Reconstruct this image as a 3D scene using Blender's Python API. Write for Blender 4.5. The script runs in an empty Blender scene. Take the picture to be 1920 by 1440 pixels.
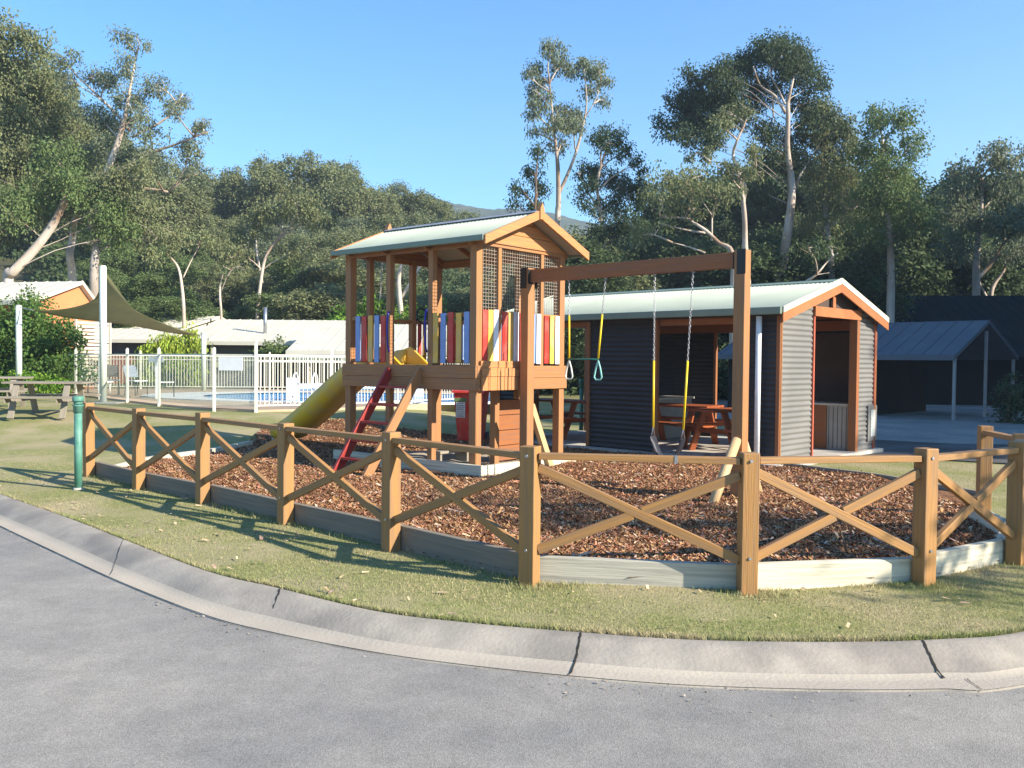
import bpy, math, random
import numpy as np
from mathutils import Vector, Matrix
R=math.radians
scene=bpy.context.scene
col=scene.collection
random.seed(7)
# ------------------------------------------------------------------ camera
F=1667.0; EYE=1.6; PITCH=math.atan(43/F); ROLL=0.0095
cd=bpy.data.cameras.new("camera"); cam=bpy.data.objects.new("camera",cd); col.objects.link(cam)
cd.sensor_width=36; cd.lens=F*36/1920; cd.clip_end=4000; cd.clip_start=.05
CM=Matrix.Translation((0,0,EYE))@Matrix.Rotation(math.pi/2-PITCH,4,'X')@Matrix.Rotation(ROLL,4,'Z')
cam.matrix_world=CM; scene.camera=cam
C3=CM.to_3x3()
def ray(u,v): return C3@Vector(((u-960)/F,-(v-720)/F,-1))
def at(u,v,z=0.0):
    d=ray(u,v); t=(z-EYE)/d.z; return Vector((d.x*t,d.y*t,z))
def atd(u,v,Y):
    d=ray(u,v); t=Y/d.y; return Vector((d.x*t,Y,EYE+d.z*t))
# ------------------------------------------------------------------ world and sun
SUN_E=R(27.5); SH=Vector((.898,-.44)).normalized()
w=bpy.data.worlds.new("World"); scene.world=w; w.use_nodes=True
nt=w.node_tree; bg=nt.nodes['Background']; sky=nt.nodes.new('ShaderNodeTexSky')
sky.sky_type='NISHITA'; sky.sun_disc=False; sky.sun_elevation=SUN_E
sky.sun_rotation=math.atan2(SH.x,SH.y); sky.air_density=1.0; sky.dust_density=.1; sky.ozone_density=3.2
hs=nt.nodes.new('ShaderNodeHueSaturation'); hs.inputs['Saturation'].default_value=1.28; nt.links.new(sky.outputs[0],hs.inputs['Color']); nt.links.new(hs.outputs[0],bg.inputs[0]); bg.inputs[1].default_value=.115
sd=bpy.data.lights.new("sun",'SUN'); sd.energy=5.0; sd.angle=R(.5); sd.color=(1,.91,.76)
so=bpy.data.objects.new("sun",sd); col.objects.link(so)
sv=Vector((SH.x*math.cos(SUN_E),SH.y*math.cos(SUN_E),math.sin(SUN_E)))
so.rotation_euler=sv.to_track_quat('Z','Y').to_euler(); so.location=(20,-10,30)
scene.view_settings.view_transform='Standard'; scene.view_settings.look='None'
scene.view_settings.exposure=1.3; scene.view_settings.gamma=1
scene.render.engine='CYCLES'
cy=scene.cycles; cy.max_bounces=6; cy.transparent_max_bounces=12; cy.diffuse_bounces=3; cy.glossy_bounces=3; cy.transmission_bounces=4; cy.volume_bounces=0
# ------------------------------------------------------------------ materials
MATS={}
def mat(name,c1,c2=None,scale=8,rough=.7,bump=0,bscale=None,spec=.3,metal=0,coord='Object',island=0,trans=0,detail=6,stretch=(1,1,1),c3=None,s3=1.5,contrast=(.35,.65)):
    if name in MATS: return MATS[name]
    m=bpy.data.materials.new(name); m.use_nodes=True; n=m.node_tree.nodes; l=m.node_tree.links
    b=n['Principled BSDF']; b.inputs['Roughness'].default_value=rough; b.inputs['Metallic'].default_value=metal
    b.inputs['Specular IOR Level'].default_value=spec
    tc=n.new('ShaderNodeTexCoord'); mp=n.new('ShaderNodeMapping'); mp.inputs['Scale'].default_value=stretch
    l.new(tc.outputs[coord],mp.inputs[0])
    def noise(s,d=detail):
        t=n.new('ShaderNodeTexNoise'); t.inputs['Scale'].default_value=s; t.inputs['Detail'].default_value=d; l.new(mp.outputs[0],t.inputs['Vector']); return t
    c2=c2 or tuple(x*.8 for x in c1)
    t=noise(scale); r=n.new('ShaderNodeValToRGB'); r.color_ramp.elements[0].position=contrast[0]; r.color_ramp.elements[1].position=contrast[1]
    r.color_ramp.elements[0].color=(*c1,1); r.color_ramp.elements[1].color=(*c2,1); l.new(t.outputs['Fac'],r.inputs[0]); out=r.outputs[0]
    def mix(a,bcol,fac,mode='MIX'):
        x=n.new('ShaderNodeMix'); x.data_type='RGBA'; x.blend_type=mode
        if isinstance(fac,float): x.inputs[0].default_value=fac
        else: l.new(fac,x.inputs[0])
        l.new(a,x.inputs[6])
        if isinstance(bcol,tuple): x.inputs[7].default_value=(*bcol,1)
        else: l.new(bcol,x.inputs[7])
        return x.outputs[2]
    if c3:
        t3=noise(s3,4); r3=n.new('ShaderNodeValToRGB'); r3.color_ramp.elements[0].position=.45; r3.color_ramp.elements[1].position=.62; l.new(t3.outputs['Fac'],r3.inputs[0])
        out=mix(out,c3,r3.outputs[0])
    if island:
        g=n.new('ShaderNodeNewGeometry'); h=n.new('ShaderNodeHueSaturation'); mr=n.new('ShaderNodeMapRange')
        mr.inputs[3].default_value=1-island; mr.inputs[4].default_value=1+island
        l.new(g.outputs['Random Per Island'],mr.inputs[0]); l.new(mr.outputs[0],h.inputs['Value'])
        mr2=n.new('ShaderNodeMapRange'); mr2.inputs[3].default_value=.5-.025; mr2.inputs[4].default_value=.5+.02
        wn=n.new('ShaderNodeTexWhiteNoise'); wn.noise_dimensions='1D'; l.new(g.outputs['Random Per Island'],wn.inputs['W']); l.new(wn.outputs['Value'],mr2.inputs[0]); l.new(mr2.outputs[0],h.inputs['Hue'])
        l.new(out,h.inputs['Color']); out=h.outputs[0]
    l.new(out,b.inputs['Base Color'])
    if bump:
        tb=noise(bscale or scale*3); bp=n.new('ShaderNodeBump'); bp.inputs['Strength'].default_value=bump; bp.inputs['Distance'].default_value=.02
        l.new(tb.outputs['Fac'],bp.inputs['Height']); l.new(bp.outputs[0],b.inputs['Normal'])
    if trans:
        tr=n.new('ShaderNodeBsdfTranslucent'); l.new(out,tr.inputs[0]); ms=n.new('ShaderNodeMixShader'); ms.inputs[0].default_value=trans
        l.new(b.outputs[0],ms.inputs[1]); l.new(tr.outputs[0],ms.inputs[2]); l.new(ms.outputs[0],n['Material Output'].inputs[0])
    MATS[name]=m; return m
def wood(name,c,dark=.72,rough=.55,spec=.3): # stained timber, grain runs along each board through its uv
    return mat(name,c,tuple(x*dark for x in c),scale=1,rough=rough,bump=.25,bscale=1.6,spec=spec,coord='UV',stretch=(2.2,55,1),contrast=(.28,.72),c3=tuple(x*.62+.03 for x in c),s3=.55)
M=dict(
 stain=wood('merbau_stain',(.40,.185,.07)), stain_dark=wood('dark_stain',(.33,.12,.04)), gable=wood('gable_stain',(.55,.24,.085)), fence=wood('fence_stain',(.385,.20,.068)),
 sleeper=wood('treated_pine',(.68,.62,.47),.85,.85,.1), shade_sleeper=wood('shaded_sleeper',(.25,.21,.165),.8,.9,.1), halfshade_sleeper=wood('half_shaded_pine',(.47,.44,.36),.85,.9,.1), redwood=wood('red_stain_bench',(.36,.085,.02)), oldwood=wood('weathered_timber',(.31,.27,.21),.7,.9,.1),
 pale=wood('pale_pine',(.62,.43,.22)),
 red=mat('red_paint',(.56,.045,.035),(.48,.04,.03),6,.4,c3=(.52,.09,.07),s3=4), yellow=mat('yellow_paint',(.72,.44,.08),(.64,.38,.07),6,.45,c3=(.6,.42,.16),s3=4), blue=mat('blue_paint',(.22,.33,.62),(.19,.3,.56),6,.4), white=mat('white_paint',(.8,.8,.8),(.72,.72,.72),5,.45),
 slide=mat('yellow_plastic',(.80,.48,.03),(.72,.43,.03),3,.38,spec=.4,c3=(.68,.44,.1),s3=2.5), roof=mat('cream_steel_roof',(.52,.55,.43),(.47,.50,.39),1.2,.65,spec=.12), roofc=mat('pale_cream_roof',(.58,.55,.45),(.52,.49,.40),.8,.65,spec=.12),
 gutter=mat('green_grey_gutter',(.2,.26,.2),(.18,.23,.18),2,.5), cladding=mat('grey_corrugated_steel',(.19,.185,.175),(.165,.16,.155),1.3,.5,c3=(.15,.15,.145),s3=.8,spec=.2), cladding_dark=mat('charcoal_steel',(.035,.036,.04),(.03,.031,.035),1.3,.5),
 trim_red=mat('red_trim',(.5,.12,.07),None,3,.5), trim_dark=mat('dark_infill',(.075,.052,.042),None,3,.7),
 black=mat('black_steel',(.012,.012,.014),(.02,.02,.02),8,.4), galv=mat('galvanised_chain',(.5,.5,.52),(.35,.35,.37),20,.35,metal=.8), ysleeve=mat('yellow_sleeve',(.8,.55,.02),(.72,.5,.02),5,.4), rubber=mat('black_rubber',(.03,.032,.045),(.02,.02,.03),10,.5),
 green=mat('green_bollard',(.07,.22,.16),(.06,.18,.14),4,.5,c3=(.12,.27,.21),s3=5), teal=mat('teal_bar',(.03,.2,.15),None,4,.4), creamsteel=mat('cream_fence_steel',(.72,.7,.6),(.66,.64,.55),3,.45), polegrey=mat('pale_green_pole',(.56,.6,.52),(.5,.54,.47),1,.45),
 sail=mat('olive_shade_cloth',(.36,.35,.19),(.31,.30,.16),2,.8,trans=.5,bump=.2,bscale=60), orange=mat('orange_render',(.55,.22,.09),(.5,.2,.08),2,.8), creamwall=mat('cream_weatherboard',(.62,.56,.45),None,2,.8),
 redwall=mat('brick_red_panel',(.4,.12,.08),None,3,.8), wallgrey=mat('charcoal_wall',(.1,.1,.095),(.085,.085,.08),2,.7),
 concrete=mat('slab_concrete',(.5,.46,.4),(.42,.39,.34),3,.9,.1,30), deck=mat('tan_paving',(.48,.36,.25),(.42,.31,.21),3,.85), coping=mat('white_coping',(.8,.79,.76),None,3,.6),
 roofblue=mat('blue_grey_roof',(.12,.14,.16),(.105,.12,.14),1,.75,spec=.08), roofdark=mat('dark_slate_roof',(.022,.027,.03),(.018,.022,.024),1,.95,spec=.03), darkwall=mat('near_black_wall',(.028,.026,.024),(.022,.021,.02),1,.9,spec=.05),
 windowglass=mat('window_glass',(.05,.06,.08),None,1,.08,spec=.8), sand=mat('sandpit_sand',(.42,.36,.28),(.34,.28,.21),12,.95,.4,60),
 notice=mat('notice_white',(.62,.66,.68),None,4,.5), ink=mat('notice_ink',(.05,.06,.12),None,4,.6), greenpaper=mat('notice_green',(.12,.2,.09),None,4,.6), bluegrip=mat('blue_handle',(.04,.03,.3),None,4,.35),
 bark=mat('white_gum_bark',(.62,.53,.44),(.46,.38,.31),2,.8,.3,20,stretch=(1,1,.35),c3=(.26,.17,.11),s3=.9), barkdark=mat('brown_bark',(.2,.13,.085),(.13,.085,.06),4,.9,.6,20,stretch=(1,1,.3)), barkgrey=mat('grey_bark',(.32,.27,.22),(.2,.16,.13),3,.85,.4,20,stretch=(1,1,.3),c3=(.5,.44,.38),s3=1.2),
)
def leafmat(name,c,isl=.35,tr=.35): 
    return mat(name,c,tuple(x*.72 for x in c),scale=.6,rough=.65,spec=.18,island=isl*.7,trans=tr,contrast=(.3,.7))
L=dict(olive=leafmat('olive_gum_leaf',(.225,.25,.115)), mid=leafmat('mid_green_leaf',(.16,.225,.08)), dark=leafmat('dark_green_leaf',(.105,.15,.065)), grey=leafmat('grey_green_leaf',(.215,.25,.15)),
 darkgum=leafmat('dark_gum_leaf',(.08,.115,.055)), bright=leafmat('bright_shrub_leaf',(.16,.30,.035)), lime=leafmat('yellow_green_leaf',(.36,.46,.06)), deep=leafmat('deep_green_leaf',(.065,.105,.05)))
# glass
gm=bpy.data.materials.new('fence_glass'); gm.use_nodes=True; n=gm.node_tree.nodes; l=gm.node_tree.links
g1=n.new('ShaderNodeBsdfGlossy'); g1.inputs['Roughness'].default_value=.06; g1.inputs[0].default_value=(.9,.95,.9,1); t1=n.new('ShaderNodeBsdfTransparent'); t1.inputs[0].default_value=(.93,.95,.93,1)
d1=n.new('ShaderNodeBsdfDiffuse'); d1.inputs[0].default_value=(.6,.63,.55,1); mA=n.new('ShaderNodeMixShader'); mA.inputs[0].default_value=.14; mB=n.new('ShaderNodeMixShader'); mB.inputs[0].default_value=.06
l.new(t1.outputs[0],mA.inputs[1]); l.new(d1.outputs[0],mA.inputs[2]); l.new(mA.outputs[0],mB.inputs[1]); l.new(g1.outputs[0],mB.inputs[2]); l.new(mB.outputs[0],n['Material Output'].inputs[0]); M['glass']=gm
wm=mat('pool_water',(.07,.42,.88),(.10,.50,.92),2,.12,.25,5,spec=.12,c3=(.05,.34,.8),s3=.8); M['water']=wm
# ------------------------------------------------------------------ mesh helpers
class MB:
    def __init__(s): s.v=[]; s.f=[]; s.uv=[]; s.sm=[]
    def face(s,pts,uv=None,smooth=False):
        i=len(s.v); s.v+= [tuple(p) for p in pts]; s.f.append(tuple(range(i,i+len(pts))))
        s.uv.append(uv or [(p[0]+p[1],p[2]) for p in pts]); s.sm.append(smooth)
    def hexa(s,c,ax,o):   # c: 8 corners idx = x + 2y + 4z, with x the long way
        i=len(s.v); s.v+=[tuple(p) for p in c]
        Lx=(Vector(c[1])-Vector(c[0])).length; Ly=(Vector(c[2])-Vector(c[0])).length; Lz=(Vector(c[4])-Vector(c[0])).length
        Q=[((0,1,5,4),Lx,Lz,0),((2,6,7,3),Lx,Lz,1),((0,2,3,1),Lx,Ly,1),((4,5,7,6),Lx,Ly,0),((0,4,6,2),Lz,Ly,0),((1,3,7,5),Lz,Ly,0)]
        for q,a,b,k in Q:
            s.f.append(tuple(i+j for j in q)); s.sm.append(False)
            if k: s.uv.append([(o,o),(o,o+b),(o+a,o+b),(o+a,o)])
            else: s.uv.append([(o,o),(o+a,o),(o+a,o+b),(o,o+b)])
    def beam(s,p0,p1,wd,ht,up=(0,0,1),cut=None):
        p0=Vector(p0); p1=Vector(p1); d=(p1-p0).normalized(); up=Vector(up)
        if abs(d.dot(up))>.98: up=Vector((1,0,0))
        y=up.cross(d).normalized(); z=d.cross(y).normalized(); o=random.random()*40
        c=[]
        for zz in (-.5,.5):
            for yy in (-.5,.5):
                for p in (p0,p1): c.append(p+y*yy*wd+z*zz*ht)
        s.hexa(c,0,o)
    def box(s,x0,x1,y0,y1,z0,z1):
        dims=[x1-x0,y1-y0,z1-z0]; k=dims.index(max(dims)); lo=(x0,y0,z0); hi=(x1,y1,z1)
        ax=[k,(k+1)%3,(k+2)%3]; c=[]
        for zz in (0,1):
            for yy in (0,1):
                for xx in (0,1):
                    p=[0,0,0]; p[ax[0]]=(lo,hi)[xx][ax[0]]; p[ax[1]]=(lo,hi)[yy][ax[1]]; p[ax[2]]=(lo,hi)[zz][ax[2]]; c.append(Vector(p))
        s.hexa(c,0,random.random()*40)
    def tube(s,pts,rad,n=8,cap=True,smooth=True):
        pts=[Vector(p) for p in pts]; m=len(pts)
        if not hasattr(rad,'__len__'): rad=[rad]*m
        i0=len(s.v); prev=None
        for k,p in enumerate(pts):
            d=(pts[min(k+1,m-1)]-pts[max(k-1,0)]).normalized()
            if prev is None: a=d.orthogonal().normalized()
            else: a=(prev-d*prev.dot(d)).normalized()
            prev=a; b=d.cross(a)
            for j in range(n):
                t=2*math.pi*j/n; s.v.append(tuple(p+(a*math.cos(t)+b*math.sin(t))*rad[k]))
        for k in range(m-1):
            for j in range(n):
                j2=(j+1)%n; s.f.append((i0+k*n+j,i0+k*n+j2,i0+(k+1)*n+j2,i0+(k+1)*n+j)); s.sm.append(smooth); s.uv.append([(k,j/n),(k,(j+1)/n),(k+1,(j+1)/n),(k+1,j/n)])
        if cap:
            s.f.append(tuple(i0+j for j in reversed(range(n)))); s.sm.append(False); s.uv.append([(0,0)]*n)
            s.f.append(tuple(i0+(m-1)*n+j for j in range(n))); s.sm.append(False); s.uv.append([(0,0)]*n)
    def prism(s,poly,dvec):
        dvec=Vector(dvec); a=[Vector(p) for p in poly]; b=[p+dvec for p in a]
        s.face(a); s.face(list(reversed(b)))
        for i in range(len(a)):
            j=(i+1)%len(a); s.face([a[j],a[i],b[i],b[j]])
    def build(s,name,m,parent=None,world=False,bevel=0,kind=None):
        V=s.v
        if world and parent is not None:
            I=WM[parent.name].inverted(); V=[tuple(I@Vector(p)) for p in V]
        me=bpy.data.meshes.new(name); me.from_pydata(V,[],s.f)
        u=me.uv_layers.new(name='uv'); u.data.foreach_set('uv',[x for f in s.uv for q in f for x in q])
        me.polygons.foreach_set('use_smooth',s.sm)
        me.materials.append(m)
        o=bpy.data.objects.new(name,me); col.objects.link(o)
        if parent is not None: o.parent=parent
        if bevel:
            bv=o.modifiers.new('edge','BEVEL'); bv.width=bevel; bv.segments=2; bv.limit_method='ANGLE'
        if kind: o['kind']=kind
        return o
WM={}
def thing(name,label,cat,loc=(0,0,0),rz=0,group=None):
    o=bpy.data.objects.new(name,None); col.objects.link(o); o.empty_display_size=.2
    o.location=loc; o.rotation_euler=(0,0,rz); WM[o.name]=Matrix.Translation(loc)@Matrix.Rotation(rz,4,'Z')
    tag(o,label,cat,group); return o
def tag(o,label,cat,group=None):
    o['label']=label; o['category']=cat
    if group: o['group']=group
    return o
def npmesh(name,verts,faces,m,parent=None,smooth=False):
    me=bpy.data.meshes.new(name); nv=len(verts); nf,k=faces.shape
    me.vertices.add(nv); me.vertices.foreach_set('co',verts.astype(np.float32).ravel())
    me.loops.add(nf*k); me.loops.foreach_set('vertex_index',faces.astype(np.int32).ravel())
    me.polygons.add(nf); me.polygons.foreach_set('loop_start',np.arange(0,nf*k,k,dtype=np.int32)); me.polygons.foreach_set('loop_total',np.full(nf,k,dtype=np.int32))
    me.polygons.foreach_set('use_smooth',np.full(nf,smooth,dtype=bool))
    me.update(calc_edges=True); me.materials.append(m)
    o=bpy.data.objects.new(name,me); col.objects.link(o)
    if parent is not None: o.parent=parent
    return o
def structure(o): o['kind']='structure'; return o
# ------------------------------------------------------------------ terrain
def ss(a,b,x): t=np.clip((x-a)/(b-a),0,1); return t*t*(3-2*t)
def th(x,y):
    x=np.asarray(x,float); y=np.asarray(y,float); r=np.hypot(x,y)
    z=.4*ss(15.5,20,y)*ss(1,-4,x)
    z=z-.45*ss(14,30,y)*ss(4,10,x)
    hill=np.maximum(r-50,0)*(.05+.19*ss(14,-8,x))
    hill=np.where(r>110,60*(.05+.19*ss(14,-8,x))+(r-110)*.05,hill)
    und=.5*np.sin(x*.13+1)*np.sin(y*.11)*ss(48,60,r)
    return z+hill+und+ (0.012*np.sin(x*1.7)*np.sin(y*2.1+x))*ss(12,9,r)
def tz(x,y): return float(th(x,y))
# kerb lines in world coordinates (surveyed on the ground plane)
TOPL=[(-60,900),(0,927),(130,973),(240,1016),(390,1073),(520,1104),(700,1147),(870,1169),(1090,1188),(1300,1202),(1560,1206),(1760,1201),(1920,1186)]
BOTL=[(-60,957),(0,988),(130,1050),(240,1100),(390,1158),(520,1191),(700,1226),(870,1250),(1090,1273),(1300,1289),(1560,1297),(1760,1296),(1920,1288)]
RZ=-.085
tp=[at(u,v,0) for u,v in TOPL]; bp=[at(u,v,RZ) for u,v in BOTL]
tp=[Vector((-14,17,0)),Vector((-9.6,13.4,0))]+tp+[Vector((4.2,6.0,0)),Vector((5.5,7.3,0)),Vector((6.9,9.2,0)),Vector((8.2,11.6,0))]
bp=[Vector((-14.3,15.9,RZ)),Vector((-9.75,12.3,RZ))]+bp+[Vector((4.6,5.5,RZ)),Vector((5.95,6.9,RZ)),Vector((7.4,8.9,RZ)),Vector((8.8,11.4,RZ))]
def catmull(P,n):
    out=[]
    for i in range(len(P)-1):
        a=P[max(i-1,0)];b=P[i];c=P[i+1];d=P[min(i+2,len(P)-1)]
        for k in range(n):
            t=k/n; out.append(.5*((2*b)+(c-a)*t+(2*a-5*b+4*c-d)*t*t+(-a+3*b-3*c+d)*t**3))
    out.append(P[-1]); return out
KT=catmull(tp,12); KB=catmull(bp,12)
prof=[(0,.008),(.05,.014),(.12,.015),(.26,.006),(.42,-.022),(.56,-.053),(.67,-.074),(.74,-.081),(.78,-.082),(1.0,RZ+.006),(1.0,RZ-.05)]
km=MB(); npf=len(prof); rows=[]
for a,b in zip(KT,KB): rows.append([Vector((a.x+(b.x-a.x)*s_,a.y+(b.y-a.y)*s_,z_)) for s_,z_ in prof])
for i in range(len(rows)-1):
    for j in range(npf-1): km.face([rows[i][j],rows[i+1][j],rows[i+1][j+1],rows[i][j+1]],smooth=True)
# kerb material: weathered band on the roll, lighter worn channel
def kerbmat():
    m=mat('kerb_concrete',(.37,.325,.265),(.28,.25,.208),3.5,.9,.22,40,c3=(.225,.2,.17),s3=1.6); return m
ko=km.build('kerb',kerbmat()); structure(ko)
# merge verts for smooth shading
import bmesh
def weld(o,d=1e-4):
    b=bmesh.new(); b.from_mesh(o.data); bmesh.ops.remove_doubles(b,verts=b.verts,dist=d); bmesh.ops.recalc_face_normals(b,faces=b.faces); b.to_mesh(o.data); b.free()
weld(ko)
# paler worn gutter channel, a thin skin 4 mm over the kerb's foot
ch=MB(); cp=[(.63,-.0625),(.67,-.070),(.74,-.077),(.78,-.078),(.985,RZ+.0105)]
for i in range(len(rows)-1):
    for j in range(4):
        f=lambda k,q: Vector((KT[k].x+(KB[k].x-KT[k].x)*cp[q][0],KT[k].y+(KB[k].y-KT[k].y)*cp[q][0],cp[q][1]))
        ch.face([f(i,j),f(i+1,j),f(i+1,j+1),f(i,j+1)],smooth=True)
go=ch.build('gutter_channel',mat('worn_gutter',(.42,.365,.29),(.36,.315,.255),1.6,.9,.2,40)); weld(go); structure(go)
# joints cracked across the kerb
def crack(u0,u1,s0,s1,wd,bend=.0):
    def near(Kx,u,z):
        def pu(p):
            q=CM.inverted()@Vector((p.x,p.y,z)); return 960+F*q.x/-q.z
        return min(range(6,len(Kx)-6),key=lambda i:abs(pu(Kx[i])-u) if Kx[i].y<12 else 1e9)
    def fine(Kx,u,z):
        def pu(p):
            q=CM.inverted()@Vector((p.x,p.y,z)); return 960+F*q.x/-q.z
        i=near(Kx,u,z); best=None
        for k in range(-20,21):
            a=Kx[i]; c=Kx[i+(1 if k>0 else -1)]; p=a.lerp(c,abs(k)/20); e=abs(pu(p)-u)
            if best is None or e<best[0]: best=(e,p)
        return best[1]
    a=fine(KT,u0,0); c=fine(KB,u1,RZ); b=MB(); path=[]
    zs=[q[1] for q in prof[:-1]]; sx=[q[0] for q in prof[:-1]]
    for k in range(15):
        t=s0+(s1-s0)*k/14; p=a.lerp(c,t); dd=(c-a); pe=Vector((-dd.y,dd.x,0)).normalized(); p=p+pe*(bend*math.sin(math.pi*t)+random.uniform(-.004,.004)); z=float(np.interp(t,sx,zs)); 
        if t>.6: z+=.006
        path.append(Vector((p.x,p.y,z+.0025)))
    for i in range(14):
        d=(path[i+1]-path[i]); s_=Vector((d.y,-d.x,0)).normalized()*wd*(.75+.5*random.random())
        b.face([path[i]-s_,path[i+1]-s_,path[i+1]+s_,path[i]+s_])
    o=b.build('kerb_joint',mat('crack_dirt',(.03,.026,.02),None,9,1)); structure(o); return o
crack(1090,1066,.02,.98,.006,.01)
crack(1728,1800,.02,.72,.007,-.03)
crack(1745,1842,.72,.98,.003)
crack(526,486,.05,.5,.007,.02)
crack(232,205,.05,.95,.002)
# lawn: one sheet in rings, from kerb edge outward, following the terrain
az=[]; rk=[]
for p in KT: az.append(math.atan2(p.x,p.y)); rk.append(math.hypot(p.x,p.y)+.012)
az=np.array(az); rk=np.array(rk); o_=np.argsort(az); az=az[o_]; rk=rk[o_]
A=np.concatenate([np.radians(np.arange(-75,-46,1.0)),np.radians(np.arange(-45.9,33.5,.35)),np.radians(np.arange(34,58,.7))])
rin=np.interp(A,az,rk)
rin=np.where(A<az[0],rk[0]+ (az[0]-A)*60,rin); rin=np.where(A>az[-1],rk[-1]+(A-az[-1])*40,rin)
T=np.concatenate([np.linspace(0,.25,60)**1.0,np.linspace(.26,1,110)])
rr=rin[:,None]+ (T[None,:]**2)*(130-rin[:,None])
X=np.sin(A)[:,None]*rr; Y=np.cos(A)[:,None]*rr; Z=th(X,Y); Z[:,0]-=.0; V=np.stack([X,Y,Z],-1).reshape(-1,3)
na,nr=rr.shape; I=np.arange(na*nr).reshape(na,nr); Fc=np.stack([I[:-1,:-1],I[1:,:-1],I[1:,1:],I[:-1,1:]],-1).reshape(-1,4)
grassm=mat('lawn_turf',(.19,.205,.07),(.27,.25,.115),14,.95,.5,60,spec=.1,c3=(.33,.28,.16),s3=.9)
rmid=rr[:-1,:-1].reshape(-1); far_=rmid>46
lawn=npmesh('lawn',V,Fc[~far_][:,::-1],grassm,smooth=True); structure(lawn)
structure(npmesh('hillside',V,Fc[far_][:,::-1],mat('forest_floor',(.05,.055,.025),(.085,.075,.04),.6,.95,1,3),smooth=True))
# road and surrounding ground
def disc(name,r,z,m,seg=96,rings=(0.0,.02,.05,.1,.2,.4,1)):
    b=MB()
    P=[[Vector((math.cos(2*math.pi*k/seg)*r*q,math.sin(2*math.pi*k/seg)*r*q,z)) for k in range(seg)] for q in rings[1:]]
    b.face(P[0])
    for i in range(len(P)-1):
        for k in range(seg): b.face([P[i][k],P[i+1][k],P[i+1][(k+1)%seg],P[i][(k+1)%seg]])
    o=b.build(name,m); weld(o); return structure(o)
def roadmat():
    m=bpy.data.materials.new('asphalt'); m.use_nodes=True; n=m.node_tree.nodes; l=m.node_tree.links; b=n['Principled BSDF']; b.inputs['Roughness'].default_value=.85; b.inputs['Specular IOR Level'].default_value=.25
    tc=n.new('ShaderNodeTexCoord')
    def nz(s,d,rough=.6):
        t=n.new('ShaderNodeTexNoise'); t.inputs['Scale'].default_value=s; t.inputs['Detail'].default_value=d; t.inputs['Roughness'].default_value=rough; l.new(tc.outputs['Object'],t.inputs[0]); return t
    def ramp(t,a,b_,c1,c2):
        r=n.new('ShaderNodeValToRGB'); r.color_ramp.elements[0].position=a; r.color_ramp.elements[1].position=b_; r.color_ramp.elements[0].color=(*c1,1); r.color_ramp.elements[1].color=(*c2,1); l.new(t,r.inputs[0]); return r.outputs[0]
    vo=n.new('ShaderNodeTexVoronoi'); vo.inputs['Scale'].default_value=150; l.new(tc.outputs['Object'],vo.inputs[0])
    stone=ramp(vo.outputs['Color'],.1,.9,(.195,.184,.167),(.30,.283,.258))
    big=ramp(nz(.55,6).outputs['Fac'],.36,.66,(.78,.79,.81),(1.2,1.17,1.12))
    mid=ramp(nz(6,5).outputs['Fac'],.3,.7,(.9,.9,.9),(1.1,1.1,1.1))
    x=n.new('ShaderNodeMix'); x.data_type='RGBA'; x.blend_type='MULTIPLY'; x.inputs[0].default_value=1; l.new(stone,x.inputs[6]); l.new(big,x.inputs[7])
    y=n.new('ShaderNodeMix'); y.data_type='RGBA'; y.blend_type='MULTIPLY'; y.inputs[0].default_value=1; l.new(x.outputs[2],y.inputs[6]); l.new(mid,y.inputs[7])
    l.new(y.outputs[2],b.inputs['Base Color'])
    bp_=n.new('ShaderNodeBump'); bp_.inputs['Strength'].default_value=.35; bp_.inputs['Distance'].default_value=.004; l.new(vo.outputs['Distance'],bp_.inputs['Height']); l.new(bp_.outputs[0],b.inputs['Normal'])
    MATS['asphalt']=m; return m
disc('road',70,RZ,roadmat())
disc('ground',2500,-.9,mat('far_ground',(.09,.1,.05),(.13,.12,.07),.05,.95))
# asphalt yard behind, right of the hut
yard=[(6.0,15.3),(7.9,14.6),(9.2,13.4),(15,13),(34,18),(40,40),(20,44),(12,44),(8.5,26),(7.2,18)]
b=MB(); 
def gridpoly(b,poly,dz,step,fn=th):
    # clip a grid by polygon simply: triangulate fan of dense rows
    xs=[p[0] for p in poly]; ys=[p[1] for p in poly]; y=min(ys)
    def xr(yy):
        X_=[]
        for i in range(len(poly)):
            a=poly[i]; c=poly[(i+1)%len(poly)]
            if (a[1]-yy)*(c[1]-yy)<=0 and a[1]!=c[1]: X_.append(a[0]+(c[0]-a[0])*(yy-a[1])/(c[1]-a[1]))
        return (min(X_),max(X_)) if X_ else None
    n_=max(2,int((max(ys)-min(ys))/step)); yy=[min(ys)+1e-4+(max(ys)-min(ys)-2e-4)*i/n_ for i in range(n_+1)]
    R_=[]
    for q in yy:
        r_=xr(q); R_.append([Vector((r_[0]+(r_[1]-r_[0])*k/12,q,0)) for k in range(13)])
    for row in R_:
        for p in row: p.z=float(fn(p.x,p.y))+dz
    for i in range(len(R_)-1):
        for k in range(12): b.face([R_[i][k],R_[i][k+1],R_[i+1][k+1],R_[i+1][k]],smooth=True)
gridpoly(b,yard,.02,.6); yo=b.build('asphalt_yard',mat('shade_dark_asphalt',(.075,.068,.06),(.055,.05,.045),3,.9,.4,60,c3=(.12,.118,.115),s3=.6)); weld(yo); structure(yo)  # yard asphalt colour darkened to hold the shade lying over it
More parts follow.
